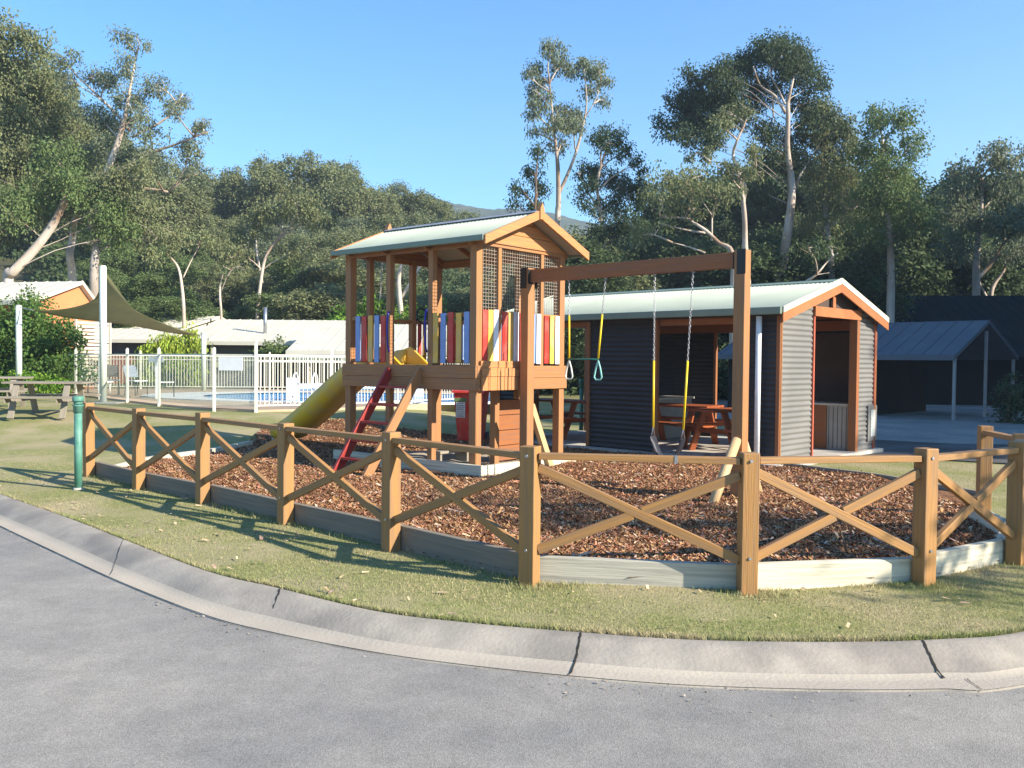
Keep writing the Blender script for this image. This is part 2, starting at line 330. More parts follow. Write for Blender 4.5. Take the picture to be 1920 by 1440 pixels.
# far hills
def hillprofile(a): # skyline height over eye as slope, by azimuth (rad)
    u=960+F*np.tan(a); pts=[(-600,380),(0,380),(300,372),(425,358),(445,351),(465,357),(560,362),(700,372),(760,384),(820,379),(880,389),(950,391),(1000,398),(1060,404),(1110,418),(1250,430),(1500,440),(1900,430),(2600,420)]
    return (676-np.interp(u,[p[0] for p in pts],[p[1] for p in pts]))/F
A2=np.radians(np.arange(-62,62,.25)); rr2=np.linspace(110,520,40)
sl=hillprofile(A2); bump=.0012*np.sin(A2*61)+.0006*np.sin(A2*143+2)+.0004*np.random.default_rng(1).normal(size=len(A2))
Zt=(EYE+(sl+bump)*520)
Z0=np.array([[tz(math.sin(a)*110,math.cos(a)*110)-.8] for a in A2])
tt=((rr2-110)/410)[None,:]
Z2=Z0+(Zt[:,None]-Z0)*(tt**1.5)+ (np.sin(A2[:,None]*23+rr2[None,:]*.013)*2.2*np.sin(np.pi*tt))
X2=np.sin(A2)[:,None]*rr2[None,:]; Y2=np.cos(A2)[:,None]*rr2[None,:]
V=np.stack([X2,Y2,Z2],-1).reshape(-1,3); na,nr=X2.shape; I=np.arange(na*nr).reshape(na,nr); Fc=np.stack([I[:-1,:-1],I[1:,:-1],I[1:,1:],I[:-1,1:]],-1).reshape(-1,4)
hm=mat('wooded_hills',(.035,.05,.028),(.075,.085,.045),.12,.95,1,.3,detail=10); structure(npmesh('hills',V,Fc[:,::-1],hm,smooth=True))

# ------------------------------------------------------------------ fence of crossed timber round the playground
POSTS=[at(167,893),at(260,917),at(380,943),at(535,982),at(733,1030),at(992,1097),at(1400,1114),at(1731,1097),at(1903,1057)]
POSTS+= [Vector((4.62,8.05,0)),Vector((4.80,9.0,0))]
fence=thing('timber_fence','low brown timber fence with crossed rails curving round the playground','fence',tuple(POSTS[5]))
PH=.99
for i,p in enumerate(POSTS):
    a=POSTS[max(i-1,0)]; c=POSTS[min(i+1,len(POSTS)-1)]; d=(c-a).normalized(); up=Vector((d.x,d.y,0))
    b=MB(); h=PH+random.uniform(-.012,.012); b.beam(p+Vector((0,0,-.15)),p+Vector((random.uniform(-.006,.006),random.uniform(-.006,.006),h)),.118,.118,up=up); b.build('post',M['fence'],fence,True,bevel=.006)
for i in range(len(POSTS)-1):
    a=POSTS[i].copy(); c=POSTS[i+1].copy(); d=(c-a).normalized(); nrm=Vector((-d.y,d.x,0))
    if nrm.dot(a)<0: nrm=-nrm
    e=.063
    b=MB(); b.beam(a+d*e+Vector((0,0,.925+random.uniform(-.006,.006))),c-d*e+Vector((0,0,.925)),.088,.045); b.build('top_rail',M['fence'],fence,True,bevel=.004)
    if (c-a).length<1.0 and i>=9: 
        continue
    b=MB(); b.beam(a+d*e*.9+Vector((0,0,.845)),c-d*e*.9+Vector((0,0,.235)),.043,.066); b.build('cross_brace',M['fence'],fence,True,bevel=.004)
    m_=(a+c)/2; 
    for s0,s1,z0,z1 in ((0,.5,.235,.54),(.5,1,.54,.845)):
        q0=a.lerp(c,s0)+Vector((0,0,z0)); q1=a.lerp(c,s1)+Vector((0,0,z1)); dd=(q1-q0).normalized()
        if s0==0: q0+=dd*e; q1-=dd*.036
        else: q0+=dd*.036; q1-=dd*e
        b=MB(); b.beam(q0,q1,.041,.066); b.build('cross_brace',M['fence'],fence,True,bevel=.004)
b=MB(); q=POSTS[5].lerp(POSTS[6],.665); dd=(POSTS[6]-POSTS[5]).normalized(); b.beam(q+Vector((0,0,.925)),q+dd*.022+Vector((0,0,.925)),.094,.051); b.build('rail_bracket',M['galv'],fence,True)
for i in range(3,9):
    p=POSTS[i]; out=Vector((-p.x*.2,-1,0)).normalized(); 
    a=POSTS[i-1]; c=POSTS[min(i+1,len(POSTS)-1)]; d=(c-a).normalized(); out=Vector((d.y,-d.x,0))
    if out.dot(p)>0: out=-out
    for z in (.26,.93):
        b=MB(); b.tube([p+out*.058+Vector((0,0,z)),p+out*.066+Vector((0,0,z))],.011,8); b.build('bolt',M['galv'],fence,True)
# sleepers
edging=thing('timber_edging','pale timber sleepers laid end to end as the mulch edging','garden edging',tuple(at(1200,1100)))
def inset(i,k=.10):
    p=POSTS[i]; a=POSTS[max(i-1,0)]; c=POSTS[min(i+1,len(POSTS)-1)]; d=(c-a).normalized(); nn=Vector((-d.y,d.x,0))
    if nn.dot(Vector((0.5,10.5,0))-p)<0: nn=-nn
    return p+nn*k
for i in range(len(POSTS)-1):
    a=inset(i,.105); c=inset(i+1,.105); d=(c-a).normalized(); g=.004
    zo=random.uniform(-.006,.004)
    b=MB(); b.beam(a+d*g+Vector((0,0,.085+zo)),c-d*g+Vector((0,0,.085+zo+random.uniform(-.008,.008))),.07,.215); b.build('sleeper',M['shade_sleeper' if i<5 else 'halfshade_sleeper' if i==5 else 'sleeper'],edging,True,bevel=.007)  # left sleepers coloured darker to deepen their shade, the half-lit one midway
back=[at(173,884,.03),at(290,866,.03),at(392,852,.03),at(470,836,.03)]
back=[inset(0,.1)]+back[1:]
for i in range(len(back)-1):
    b=MB(); b.beam(back[i]+Vector((0,0,.03)),back[i+1]+Vector((0,0,.03)),.09,.12); b.build('sleeper',M['sleeper'],edging,True,bevel=.006)
backr=[at(1470,876,.03),at(1650,898,.03),at(1850,934,.03),inset(10,.1)]
for i in range(len(backr)-1):
    b=MB(); b.beam(backr[i]+Vector((0,0,.02)),backr[i+1]+Vector((0,0,.02)),.07,.1); b.build('sleeper',M['oldwood'],edging,True,bevel=.006)
# ------------------------------------------------------------------ mulch bed
HN=Vector((4.05,13.5,0))  # hut near corner
mpoly=[inset(i,.12) for i in range(len(POSTS))]+[at(1850,935,0),at(1650,899,0),at(1475,877,0),at(1440,868,0),at(1110,848,0),at(1000,835,0),at(850,826,0),at(640,818,0),at(500,822,0),at(470,834,0),at(392,850,0),at(290,864,0)]
def inpoly(x,y,P):
    c=np.zeros(x.shape,bool); j=len(P)-1
    for i in range(len(P)):
        xi,yi,xj,yj=P[i][0],P[i][1],P[j][0],P[j][1]
        c^=((yi>y)!=(yj>y))&(x<(xj-xi)*(y-yi)/((yj-yi) or 1e-9)+xi); j=i
    return c
MZ=.05
def mulz(x,y): return th(x,y)+MZ+.02*np.sin(x*1.3+.5)*np.sin(y*1.1)+.014*np.sin(x*4.1+y)*np.sin(y*3.7)+.007*np.sin(x*9.3+y*4)*np.sin(y*8.1-x*3)-.022*np.exp(-((x-1.97)**2+(y-10.8)**2)*2.2)
g=.12; xs=np.arange(-6,6,g); ys=np.arange(5.8,19,g); GX,GY=np.meshgrid(xs,ys,indexing='ij'); ins=inpoly(GX,GY,mpoly)
# drop mulch below lawn outside polygon so one sheet meets the edging
Zm=mulz(GX,GY); V=np.stack([GX,GY,Zm],-1).reshape(-1,3); I=np.arange(GX.size).reshape(GX.shape)
k4=ins[:-1,:-1]|ins[1:,:-1]|ins[1:,1:]|ins[:-1,1:]
k4=inpoly(GX[:-1,:-1]+g/2,GY[:-1,:-1]+g/2,mpoly)
Fc=np.stack([I[:-1,:-1],I[1:,:-1],I[1:,1:],I[:-1,1:]],-1)[k4]
mulchm=mat('bark_mulch_bed',(.17,.075,.035),(.30,.16,.085),38,.95,1,45,spec=.1,c3=(.09,.045,.025),s3=9)
mo=npmesh('mulch_bed',V,Fc,mulchm,smooth=True); structure(mo)
rng=np.random.default_rng(3)
def scatter_quads(P,Lh,Wd,tilt,rng,lift=0):
    N=len(P); a=rng.uniform(0,2*np.pi,N); t=rng.uniform(-tilt,tilt,N); r2=rng.uniform(-tilt,tilt,N)
    d=np.stack([np.cos(a)*np.cos(t),np.sin(a)*np.cos(t),np.sin(t)],-1); s=np.stack([-np.sin(a)*np.cos(r2),np.cos(a)*np.cos(r2),np.sin(r2)],-1)
    Lh=Lh[:,None]; Wd=Wd[:,None]; nrm=np.cross(d,s)
    c=P+np.array([0,0,lift])+np.array([0,0,1])*np.abs(np.sin(t))[:,None]*Lh
    k=Wd*.25
    v=np.stack([c-d*Lh-s*Wd*.7,c+d*Lh*.8-s*Wd-nrm*0,c+d*Lh+s*Wd*.5,c-d*Lh*.9+s*Wd+nrm*k],1).reshape(-1,3)
    f=np.arange(N*4).reshape(N,4); return v,f
N=330000; u_=rng.uniform(0,1,N); px=rng.uniform(-5.5,5,N*2); py=6+13*rng.uniform(0,1,N*2)**1.35
k=inpoly(px,py,mpoly)&(np.abs(px/py)<.62); px=px[k][:N]; py=py[k][:N]
P=np.stack([px,py,mulz(px,py)],-1); n_=len(P); sz=rng.gamma(2.4,.0028,n_)+.004
v,f=scatter_quads(P,sz*1.3,sz*.45,.7,rng,.002)
chipm=mat('mulch_chip',(.25,.105,.045),(.34,.165,.08),30,.9,spec=.1,island=.5,c3=(.36,.23,.13),s3=60)
mc=npmesh('mulch_chips',v,f,chipm); mc['kind']='stuff'
# pale chips
n_=9000; ii=rng.choice(len(P),n_,replace=False); sz=rng.gamma(3,.0036,n_)+.006
v,f=scatter_quads(P[ii]+np.array([0,0,.006]),sz*1.2,sz*.5,.5,rng,.003); mc=npmesh('pale_mulch_chips',v,f,mat('pale_chip',(.6,.46,.33),(.42,.28,.17),40,.9,island=.3)); mc['kind']='stuff'
# ------------------------------------------------------------------ grass blades
def blades(P,h,w_,rng,m,name):
    N=len(P); a=rng.uniform(0,2*np.pi,N); ln=rng.uniform(.1,.9,N)[:,None]*h[:,None]; b2=rng.uniform(0,2*np.pi,N)
    s=np.stack([np.cos(a),np.sin(a),0*a],-1)*w_[:,None]; q=np.stack([np.cos(b2),np.sin(b2),0*a],-1)*ln
    v=np.stack([P-s,P+s,P+q+np.stack([0*a,0*a,h],-1)],1).reshape(-1,3); f=np.arange(N*3).reshape(N,3)
    o=npmesh(name,v,f,m); o['kind']='stuff'; return o
def kerbr(x,y): return np.interp(np.arctan2(x,y),az,rk)
N=900000; px=rng.uniform(-9,7.5,N); py=rng.uniform(4.8,15,N)
r_=np.hypot(px,py); keep=(r_>kerbr(px,py)-.012)&(~inpoly(px,py,[inset(i,.07) for i in range(len(POSTS))]+[Vector(q) for q in mpoly[len(POSTS):]]))&(np.abs(px/py)<.64)
dens=np.clip((7.5/r_)**2,0,1)*(.45+.55*(np.sin(px*2.1+np.sin(py*3))*np.sin(py*2.7+px)>-.25)); keep&=rng.uniform(0,1,N)<dens
px=px[keep]; py=py[keep]; P=np.stack([px,py,th(px,py)-.003],-1); n_=len(P)
h=rng.uniform(.008,.024,n_); wd_=rng.uniform(.0016,.0032,n_)
gbm=mat('grass_blade',(.215,.255,.08),(.33,.325,.145),9,.7,spec=.2,island=.35,trans=.25,c3=(.43,.37,.21),s3=1.1)
blades(P,h,wd_,rng,gbm,'grass')
# longer tufts along the sleepers, post feet and kerb
pts=[]
for i in range(len(POSTS)-1):
    a=POSTS[i]; c=POSTS[i+1]; L_=(c-a).length
    for _ in range(int(L_*420)):
        t=random.random(); q=a.lerp(c,t); off=random.gauss(-.0,.05); d=(c-a).normalized(); nn=Vector((d.y,-d.x,0)); 
        if nn.dot(a)>0: nn=-nn
        q=q+nn*(abs(off)-.05); 
        if math.sin(q.x*5+q.y*3)+random.gauss(0,.6)>.1: pts.append((q.x,q.y,0))
for p in (POSTS[7],POSTS[5],POSTS[6]):
    for _ in range(420): pts.append((p.x+random.gauss(.05,.13),p.y-abs(random.gauss(0,.1)),0))
for i in range(0,len(KT)):
    if not(-9<KT[i].x<5): continue
    for _ in range(70):
        q=KT[i].lerp(KT[min(i+1,len(KT)-1)],random.random()); d=Vector((q.x,q.y,0)).normalized(); q=q+d*random.uniform(0,.05); pts.append((q.x,q.y,0.0))
P=np.array(pts); n_=len(P); blades(P,rng.uniform(.02,.05,n_),rng.uniform(.002,.004,n_),rng,gbm,'grass_tufts')
# dry leaf litter on the grass
n_=380; px=rng.uniform(-7,5,n_*6); py=rng.uniform(5,13,n_*6); r_=np.hypot(px,py); kk=(r_>kerbr(px,py))&(~inpoly(px,py,mpoly)); px=px[kk][:n_]; py=py[kk][:n_]
P=np.stack([px,py,th(px,py)+.016],-1); sz=rng.gamma(2.5,.0035,len(P))+.005; v,f=scatter_quads(P,sz*1.5,sz*.55,.35,rng); o=npmesh('leaf_litter',v,f,mat('dry_leaf',(.55,.42,.27),(.4,.27,.15),20,.8,island=.4)); o['kind']='stuff'

P=[]
for _ in range(900):
    i=random.randrange(20,len(KB)-40); q=KB[i].lerp(KB[i+1],random.random()); d=Vector((q.x,q.y,0)).normalized(); off=abs(random.gauss(0,.16))
    if math.sin(q.x*2.3)+random.gauss(0,.8)>.2: q=q-d*(off-.02); P.append((q.x,q.y,RZ+.006))
P=np.array(P); sz=rng.gamma(2.2,.0011,len(P))+.001; v,f=scatter_quads(P,sz*1.3,sz,.4,rng); o=npmesh('gutter_grit',v,f,mat('grit',(.38,.33,.26),(.12,.1,.08),40,.9,island=.5)); o['kind']='stuff'
# ------------------------------------------------------------------ playhouse
PR=math.atan2(.768,.64)
ph=thing('playhouse','raised timber playhouse with cream gable roof and coloured slats on stilts','playhouse',(-.49,12.0,0),PR)
W_,L_=2.0,2.72; ZD=1.5; ZE=3.27
def pb(name,m,*boxes,bevel=.004,parent=ph):
    b=MB()
    for q in boxes: b.box(*q)
    return b.build(name,m,parent,bevel=bevel)
S=M['stain']
pw=.12
corner=[(0,0),(W_-pw,0),(0,L_-pw),(W_-pw,L_-pw)]
for x,y in corner: pb('corner_post',S,(x,x+pw,y,y+pw,-.1,ZE))
for x,y in ((0,.87-.04),(0,1.75-.04),(W_-.09,.87-.04),(W_-.09,1.75-.04)): pb('stud',S,(x,x+.09,y,y+.09,1.0 if x>.5 else -.1,ZE))
for x in (.5,1.46): pb('stud',S,(x-.035,x+.035,.01,.08,ZD,ZE-.02))
for x in (.45,1.37): pb('stud',S,(x-.045,x+.045,L_-.1,L_-.01,ZD,ZE-.02))
pb('stud',S,(.82,.92,.36,.46,-.1,ZD-.16))
# deck and fascia boards
b=MB()
for k in range(18): b.box(.0+.02,W_-.02,.02+k*.144,.02+k*.144+.138,ZD-.035,ZD)
b.build('deck_floor',S,ph)
for z0,z1,o in ((1.36,1.535,.028),(1.195,1.357,.022)):
    pb('fascia_board',S,(-.01-o,-.01,-.03,L_+.03,z0,z1)); pb('fascia_board',S,(W_+.01,W_+.01+o,-.03,L_+.03,z0,z1))
    pb('fascia_board',S,(-.01,W_+.01,-.01-o,-.01,z0,z1)); pb('fascia_board',S,(-.01,W_+.01,L_+.01,L_+.01+o,z0,z1))
# climbing holds panel of short upright boards on the gable fascia
b=MB()
for z0,z1,off in ((1.505,1.60,.0),(1.385,1.5,.035),(1.195,1.38,.03)):
    n_=6 if z0<1.5 else 5
    for k in range(n_):
        x0=.06+k*(.98-.06)/n_; x1=.06+(k+1)*(.98-.06)/n_-.008
        b.box(x0,x1,-.045-off,-.04-off+.02+.012,z0,z1)
b.build('shingle_panel',M['gable'],ph,bevel=.003)
# wall plates (top beams) and rails
for q in ((0.0,.06,pw,L_-pw,ZE-.12,ZE-.002),(W_-.06,W_,pw,L_-pw,ZE-.12,ZE-.002),(pw,W_-pw,.0,.05,ZE-.1,ZE-.002),(pw,W_-pw,L_-.05,L_,ZE-.1,ZE-.002)): pb('top_plate',S,q)
for q in ((.02,.075,pw,.83,2.2,2.26),(.02,.075,1.80,L_-pw,2.2,2.26),(W_-.075,W_-.02,pw,L_-pw,2.2,2.26),(pw,W_-pw,.015,.07,2.24,2.295),(pw,W_-pw,L_-.07,L_-.015,2.2,2.26)): pb('hand_rail',S,q)
for q in ((.02,.075,pw,.83,1.56,1.61),(.02,.075,1.80,L_-pw,1.56,1.61),(W_-.075,W_-.02,pw,L_-pw,1.56,1.61)): pb('bottom_rail',M['stain_dark'],q)
pb('bottom_rail',M['black'],(pw,W_-pw,.03,.07,1.545,1.60))
# slats
def slatx(xs,cols,y0,y1,z0=1.565,z1=2.27):
    for (a,c),cc in zip(xs,cols):
        b=MB(); b.box(a,c,y0,y1,z0+random.uniform(-.006,.006),z1+random.uniform(-.008,.008)); b.build('slat',M[cc],ph,bevel=.004)
def slaty(ys,cols,x0,x1,z0=1.565,z1=2.26):
    for (a,c),cc in zip(ys,cols):
        b=MB(); b.box(x0,x1,a,c,z0+random.uniform(-.006,.006),z1+random.uniform(-.008,.008)); b.build('slat',M[cc],ph,bevel=.004)
def sp(a,c,n_,w): 
    st=(c-a-w)/(n_-1); return [(a+i*st,a+i*st+w) for i in range(n_)]
slaty(sp(.13,.82,5,.095),['blue','yellow','red','blue','yellow'],-.004,.016)
slaty(sp(1.81,2.48,5,.10),['red','blue','yellow','red','blue'],-.004,.016)
slatx(sp(.13,.46,3,.10),['red','yellow','white'],-.006,.014,z1=2.30)
slatx(sp(.545,1.415,7,.10),['red','yellow','white','red','yellow','blue','white'],-.006,.014,z1=2.29)
slatx(sp(1.505,1.87,3,.10),['red','yellow','white'],-.006,.014,z1=2.28)
slaty(sp(.13,.80,5,.09),['red','yellow','blue','red','yellow'],W_-.016,W_+.004)
slaty(sp(.93,1.68,5,.09),['yellow','red','blue','yellow','red'],W_-.016,W_+.004)
slaty(sp(1.81,2.47,5,.09),['red','yellow','blue','red','yellow'],W_-.016,W_+.004)
slatx(sp(.13,.39,3,.075),['red','yellow','blue'],L_-.014,L_+.006)
slatx(sp(1.43,1.86,4,.08),['yellow','red','yellow','blue'],L_-.014,L_+.006)
# wire mesh in the gable wall
for x0,x1 in ((pw,.463),(.537,1.423),(1.497,W_-pw)):
    b=MB(); r=.0025; n_=int(round((x1-x0)/.053)); st=(x1-x0)/n_
    for k in range(n_+1): x=x0+k*st; b.box(x-r,x+r,.037,.037+2*r,2.29,ZE-.1)
    nz=int(round((ZE-.1-2.29)/.05))
    for k in range(1,nz): z=2.29+k*(ZE-.1-2.29)/nz; b.box(x0,x1,.045,.045+2*r,z-r,z+r)
    b.build('wire_mesh',mat('rusty_wire',(.34,.25,.18),(.42,.36,.3),9,.6),ph)
# roof
EO=.13; GO=.28; GB=.12; PITCHR=math.tan(R(22)); ZA=ZE+.02+(W_/2)*PITCHR
def croof(b,x0,z0,x1,z1,y0,y1,pitch=.076,amp=.009,th_=.012):
    n_=int((y1-y0)/pitch*6); sl=Vector((x1-x0,0,z1-z0)).normalized(); nrm=Vector((-sl.z,0,sl.x)); 
    if nrm.z<0: nrm=-nrm
    row=[]
    for k in range(n_+1):
        y=y0+(y1-y0)*k/n_; a=amp*math.sin(2*math.pi*y/pitch)
        row.append((Vector((x0,y,z0))+nrm*(a+th_),Vector((x1,y,z1))+nrm*(a+th_),Vector((x0,y,z0))+nrm*(a+th_-.003),Vector((x1,y,z1))+nrm*(a+th_-.003)))
    for k in range(n_):
        A_,B_=row[k],row[k+1]; b.face([A_[0],A_[1],B_[1],B_[0]],smooth=True); b.face([B_[2],B_[3],A_[3],A_[2]],smooth=True); b.face([A_[2],A_[0],B_[0],B_[2]])
b=MB(); croof(b,-EO,ZA-(W_/2+EO)*PITCHR,W_/2,ZA,-GO,L_+GB); croof(b,W_+EO,ZA-(W_/2+EO)*PITCHR,W_/2,ZA,-GO,L_+GB)
rf=b.build('roof',M['roof'],ph); weld(rf,2e-5)
b=MB(); 
for s in (-1,1): b.beam((W_/2+s*.055,-GO-.01,ZA+.018),(W_/2+s*.055,L_+GB+.01,ZA+.018),.13,.006,up=(s*.3746,0,.9272))
b.build('ridge_cap',mat('ridge_cap_grey',(.3,.31,.33),None,4,.5),rf)
zE=ZA-(W_/2+EO)*PITCHR
b=MB()
for s,x in ((-1,-EO),(1,W_+EO)): b.box(min(x,x+s*.07),max(x,x+s*.07),-GO,L_+GB,zE-.055,zE+.022)
b.build('gutter',M['gutter'],rf,bevel=.008)
b=MB()   # ceiling lining on both slopes
for s in (-1,1):
    xe=W_/2+s*(W_/2+EO-.02); b.beam((xe,L_/2-.08,ZA-abs(xe-W_/2)*PITCHR-.02),(W_/2+s*.01,L_/2-.08,ZA-.025),L_+GO+GB-.1,.012,up=(s*.3746,0,.9272))
b.build('ceiling_lining',mat('cream_lining',(.42,.42,.36),None,2,.7),rf)
for y0,y1 in ((-GO-.035,-GO),(L_+GB,L_+GB+.035)):
    for s in (-1,1):
        b=MB(); xe=W_/2+s*(W_/2+EO+.05); a=[(xe,y0,ZA-abs(xe-W_/2)*PITCHR-.085),(xe,y0,ZA-abs(xe-W_/2)*PITCHR+.035),(W_/2+s*.001,y0,ZA+.035),(W_/2+s*.001,y0,ZA-.085)]
        b.prism(a,(0,y1-y0,0)); b.build('barge_board',M['gable'],rf,bevel=.003)
    b=MB(); b.prism([(W_/2-.045,y0-.02,ZA-.1),(W_/2+.045,y0-.02,ZA-.1),(W_/2+.045,y0-.02,ZA+.05),(W_/2,y0-.02,ZA+.14),(W_/2-.045,y0-.02,ZA+.05)],(0,.075,0)); b.build('finial',M['gable'],rf,bevel=.003)
for yy in (-.022,L_):
    b=MB(); z=ZE-.06
    while z<ZA-.08:
        z1=min(z+.16,ZA-.06); xa=W_/2-(ZA-.05-z)/PITCHR; xb=W_/2-(ZA-.05-z1)/PITCHR; xa=max(xa,0.0); xb=max(xb,0.0)
        b.prism([(xa,yy,z+.008),(W_-xa,yy,z+.008),(W_-xb,yy,z1),(xb,yy,z1)],(0,.022,0)); z=z1
    b.build('gable_boards',M['gable'],ph)
# rafters
b=MB()
for y in (.05,.9,1.78,2.55):
    for s in (-1,1):
        xe=W_/2+s*(W_/2+.1); b.beam((xe,y,ZA-abs(xe-W_/2)*PITCHR-.06),(W_/2+s*.03,y,ZA-.07),.045,.07)
b.build('rafters',S,rf)
# sandpit frame under deck
for q in ((-.11,-.03,-.18,L_+.15,.0,.2),(-.03,.95,-.18,-.1,.0,.19),(1.12,W_+.1,-.18,-.1,.0,.19),(W_+.03,W_+.11,-.1,L_+.15,0,.18)): pb('base_sleeper',M['sleeper'],q,bevel=.008)
for z_ in (.1,.33,.56,.79): pb('under_deck_wall',M['stain_dark'],(1.08,1.72,.6,.64,z_,z_+.22))
pb('play_counter',M['oldwood'],(.3,.95,.95,1.25,.24,.28)); pb('play_counter_leg',M['oldwood'],(.32,.36,.97,1.23,.03,.24)); pb('play_counter_leg',M['oldwood'],(.89,.93,.97,1.23,.03,.24))
pb('joists',M['stain_dark'],*[(.1,W_-.1,y,y+.045,1.32,1.46) for y in (.45,1.1,1.8,2.2)],bevel=0)
# ladder
for y,m_ in ((1.66,'red'),(1.02,'pale')):
    b=MB(); a=Vector((-.03,y,1.46)); c=Vector((-1.07,y,-.02)); b.beam(a,c,.045,.14); lb=b.build('ladder_rail',mat('dark_red_paint',(.34,.035,.03),(.25,.03,.025),9,.35) if m_=='red' else M['stain'],ph,bevel=.004)
for k in range(1,6):
    t=k/6; x=-.03-1.04*t; z=1.46-1.48*t; b=MB(); b.box(x-.07,x+.07,1.042,1.638,z-.018,z+.018); b.build('ladder_rung',MATS['dark_red_paint'],ph,bevel=.004)
# grab handle at the ladder opening
for y in (1.70,.92):
    b=MB(); pts=[(-.02,y,2.3),(-.07,y-.03,2.29),(-.11,y-.05,2.15),(-.115,y-.06,1.95),(-.09,y-.05,1.78),(-.02,y,1.72)]; b.tube(catmull([Vector(p) for p in pts],5),.014,8); b.build('grab_handle',M['bluegrip'],ph)
# steering wheel
b=MB(); c=Vector((1.42,L_-.25,2.32)); ring=[c+Vector((.13*math.cos(t),.04*math.sin(t),.13*math.sin(t))) for t in [2*math.pi*k/24 for k in range(25)]]
b.tube(ring,.014,8,cap=False); b.tube([c+Vector((.13,0,0)),c-Vector((.13,0,0))],.009,6); b.tube([c,c+Vector((0,.18,-.06))],.014,6); b.build('steering_wheel',M['rubber'],ph)
# slide (part of the playhouse)
b=MB(); path=[]
for t in np.linspace(0,1,31):
    s=t*2.95
    z=1.52-(0 if t<.06 else (1.34*(ss(0,1,(t-.06)/.94))*.55+1.34*.45*min(1,(t-.06)/.86)))
    path.append(Vector((.93,L_-.1+s,max(z,.17+(.0)))))
sec=[(-.31,.24),(-.285,.25),(-.262,.23),(-.235,.05),(-.19,.008),(0,-.004),(.19,.008),(.235,.05),(.262,.23),(.285,.25),(.31,.24),(.30,.06),(.2,-.045),(-.2,-.045),(-.30,.06)]
R_=[]
for k,p in enumerate(path):
    d=(path[min(k+1,30)]-path[max(k-1,0)]).normalized(); nn=Vector((0,-d.z,d.y)); fl=1
    R_.append([p+Vector((x,0,0))+nn*z for x,z in sec])
for k in range(30):
    for j in range(len(sec)): j2=(j+1)%len(sec); b.face([R_[k][j],R_[k+1][j],R_[k+1][j2],R_[k][j2]],smooth=True)
b.face(R_[-1]); b.face(list(reversed(R_[0])))
slide=b.build('slide',M['slide'],ph); weld(slide)
b=MB(); 
for s in (-1,1): b.prism([(.93+s*.33,L_-.62,ZD+.01),(.93+s*.33,L_+.05,ZD+.01),(.93+s*.33,L_+.05,ZD+.26),(.93+s*.33,L_-.18,ZD+.32),(.93+s*.33,L_-.34,ZD+.2)],(-s*.05,0,0))
b.box(.61,1.25,L_-.62,L_-.02,ZD+.003,ZD+.03); b.build('slide_hood',M['slide'],slide,bevel=.012)
# sand
b=MB(); n_=14
for i in range(n_):
    for j in range(n_):
        f_=lambda i,j:Vector((-.02+2.0*i/n_,-.08+2.7*j/n_,.07+.1*math.exp(-((i/n_-.35)**2+(j/n_-.8)**2)*9)+.015*math.sin(i*1.7)*math.sin(j*2.3)))
        b.face([f_(i,j),f_(i+1,j),f_(i+1,j+1),f_(i,j+1)],smooth=True)
q=thing('sandpit_sand','pale sand heaped in the shade beneath the playhouse deck','sand',(-.49,12.0,0),PR); q.name='sandpit'; WM[q.name]=WM['sandpit_sand']; so_=b.build('sand',M['sand'],q); weld(so_)

# ------------------------------------------------------------------ swing set
SA=Vector((.21,12.52,0)); SB=Vector((2.635,10.25,0)); sdv=(SB-SA).normalized(); sw=Vector((.64,.768,0)); 
swing=thing('swing_set','tall timber swing frame with one long beam in front of the playhouse','swing frame',tuple(SB))
ZB=2.90
def wb(name,m,p0,p1,wd,ht,up,parent,bevel=.005): b=MB(); b.beam(p0,p1,wd,ht,up=up); return b.build(name,m,parent,True,bevel=bevel)
for p in (SA,SB): wb('post',M['stain'],p+Vector((0,0,-.2)),p+Vector((0,0,ZB)),.14,.14,sdv,swing)
wb('beam',M['stain_dark'],SA+sdv*.07+Vector((0,0,ZB-.11)),SB-sdv*.07+Vector((0,0,ZB-.11)),.07,.18,(0,0,1),swing)
for p,s in ((SA,1),(SB,-1)):
    b=MB()
    # U bracket of black plate round post head and beam end, left open to the bracket's outer side
    b.beam(p+sdv*s*(-.02)-sw*.075+Vector((0,0,ZB-.28)),p+sdv*s*(-.02)-sw*.075+Vector((0,0,ZB+.004)),.006,.11,up=sdv)
    b.beam(p+sdv*s*.03+sw*.075+Vector((0,0,ZB-.28)),p+sdv*s*.03+sw*.075+Vector((0,0,ZB+.004)),.006,.18,up=sdv)
    b.beam(p+sdv*s*.074+Vector((0,0,ZB-.22)),p+sdv*s*.074+Vector((0,0,ZB-.02)),.16,.006,up=sdv); b.build('bracket',M['black'],swing,True)
wb('brace',M['pale'],SA+sw*.09+Vector((0,0,.98)),SA+sw*.62+Vector((0,0,-.05)),.075,.1,(0,0,1),swing)
for s,l_ in ((-1,.68),(1,.55)):
    b=MB(); b.tube([SB+sw*s*.07+Vector((0,0,.72)),SB+sw*s*(.07+l_)+Vector((0,0,-.08))],.055,12); b.build('brace',M['pale'],swing,True)
def chain(b,p0,p1,r=.006,link=.032):
    d=(p1-p0); n_=int(d.length/link); d.normalize()
    a=d.orthogonal().normalized(); c=d.cross(a)
    for k in range(n_):
        m_=p0+d*(k+.5)*(p1-p0).length/n_; e=a if k%2 else c; h=link*.62
        ring=[m_+d*h*math.cos(t)+e*.011*math.sin(t) for t in [2*math.pi*q/8 for q in range(9)]]
        b.tube(ring,r*.55,4,cap=False)
def hangp(tau,z): return SA.lerp(SB,tau)+Vector((0,0,z))
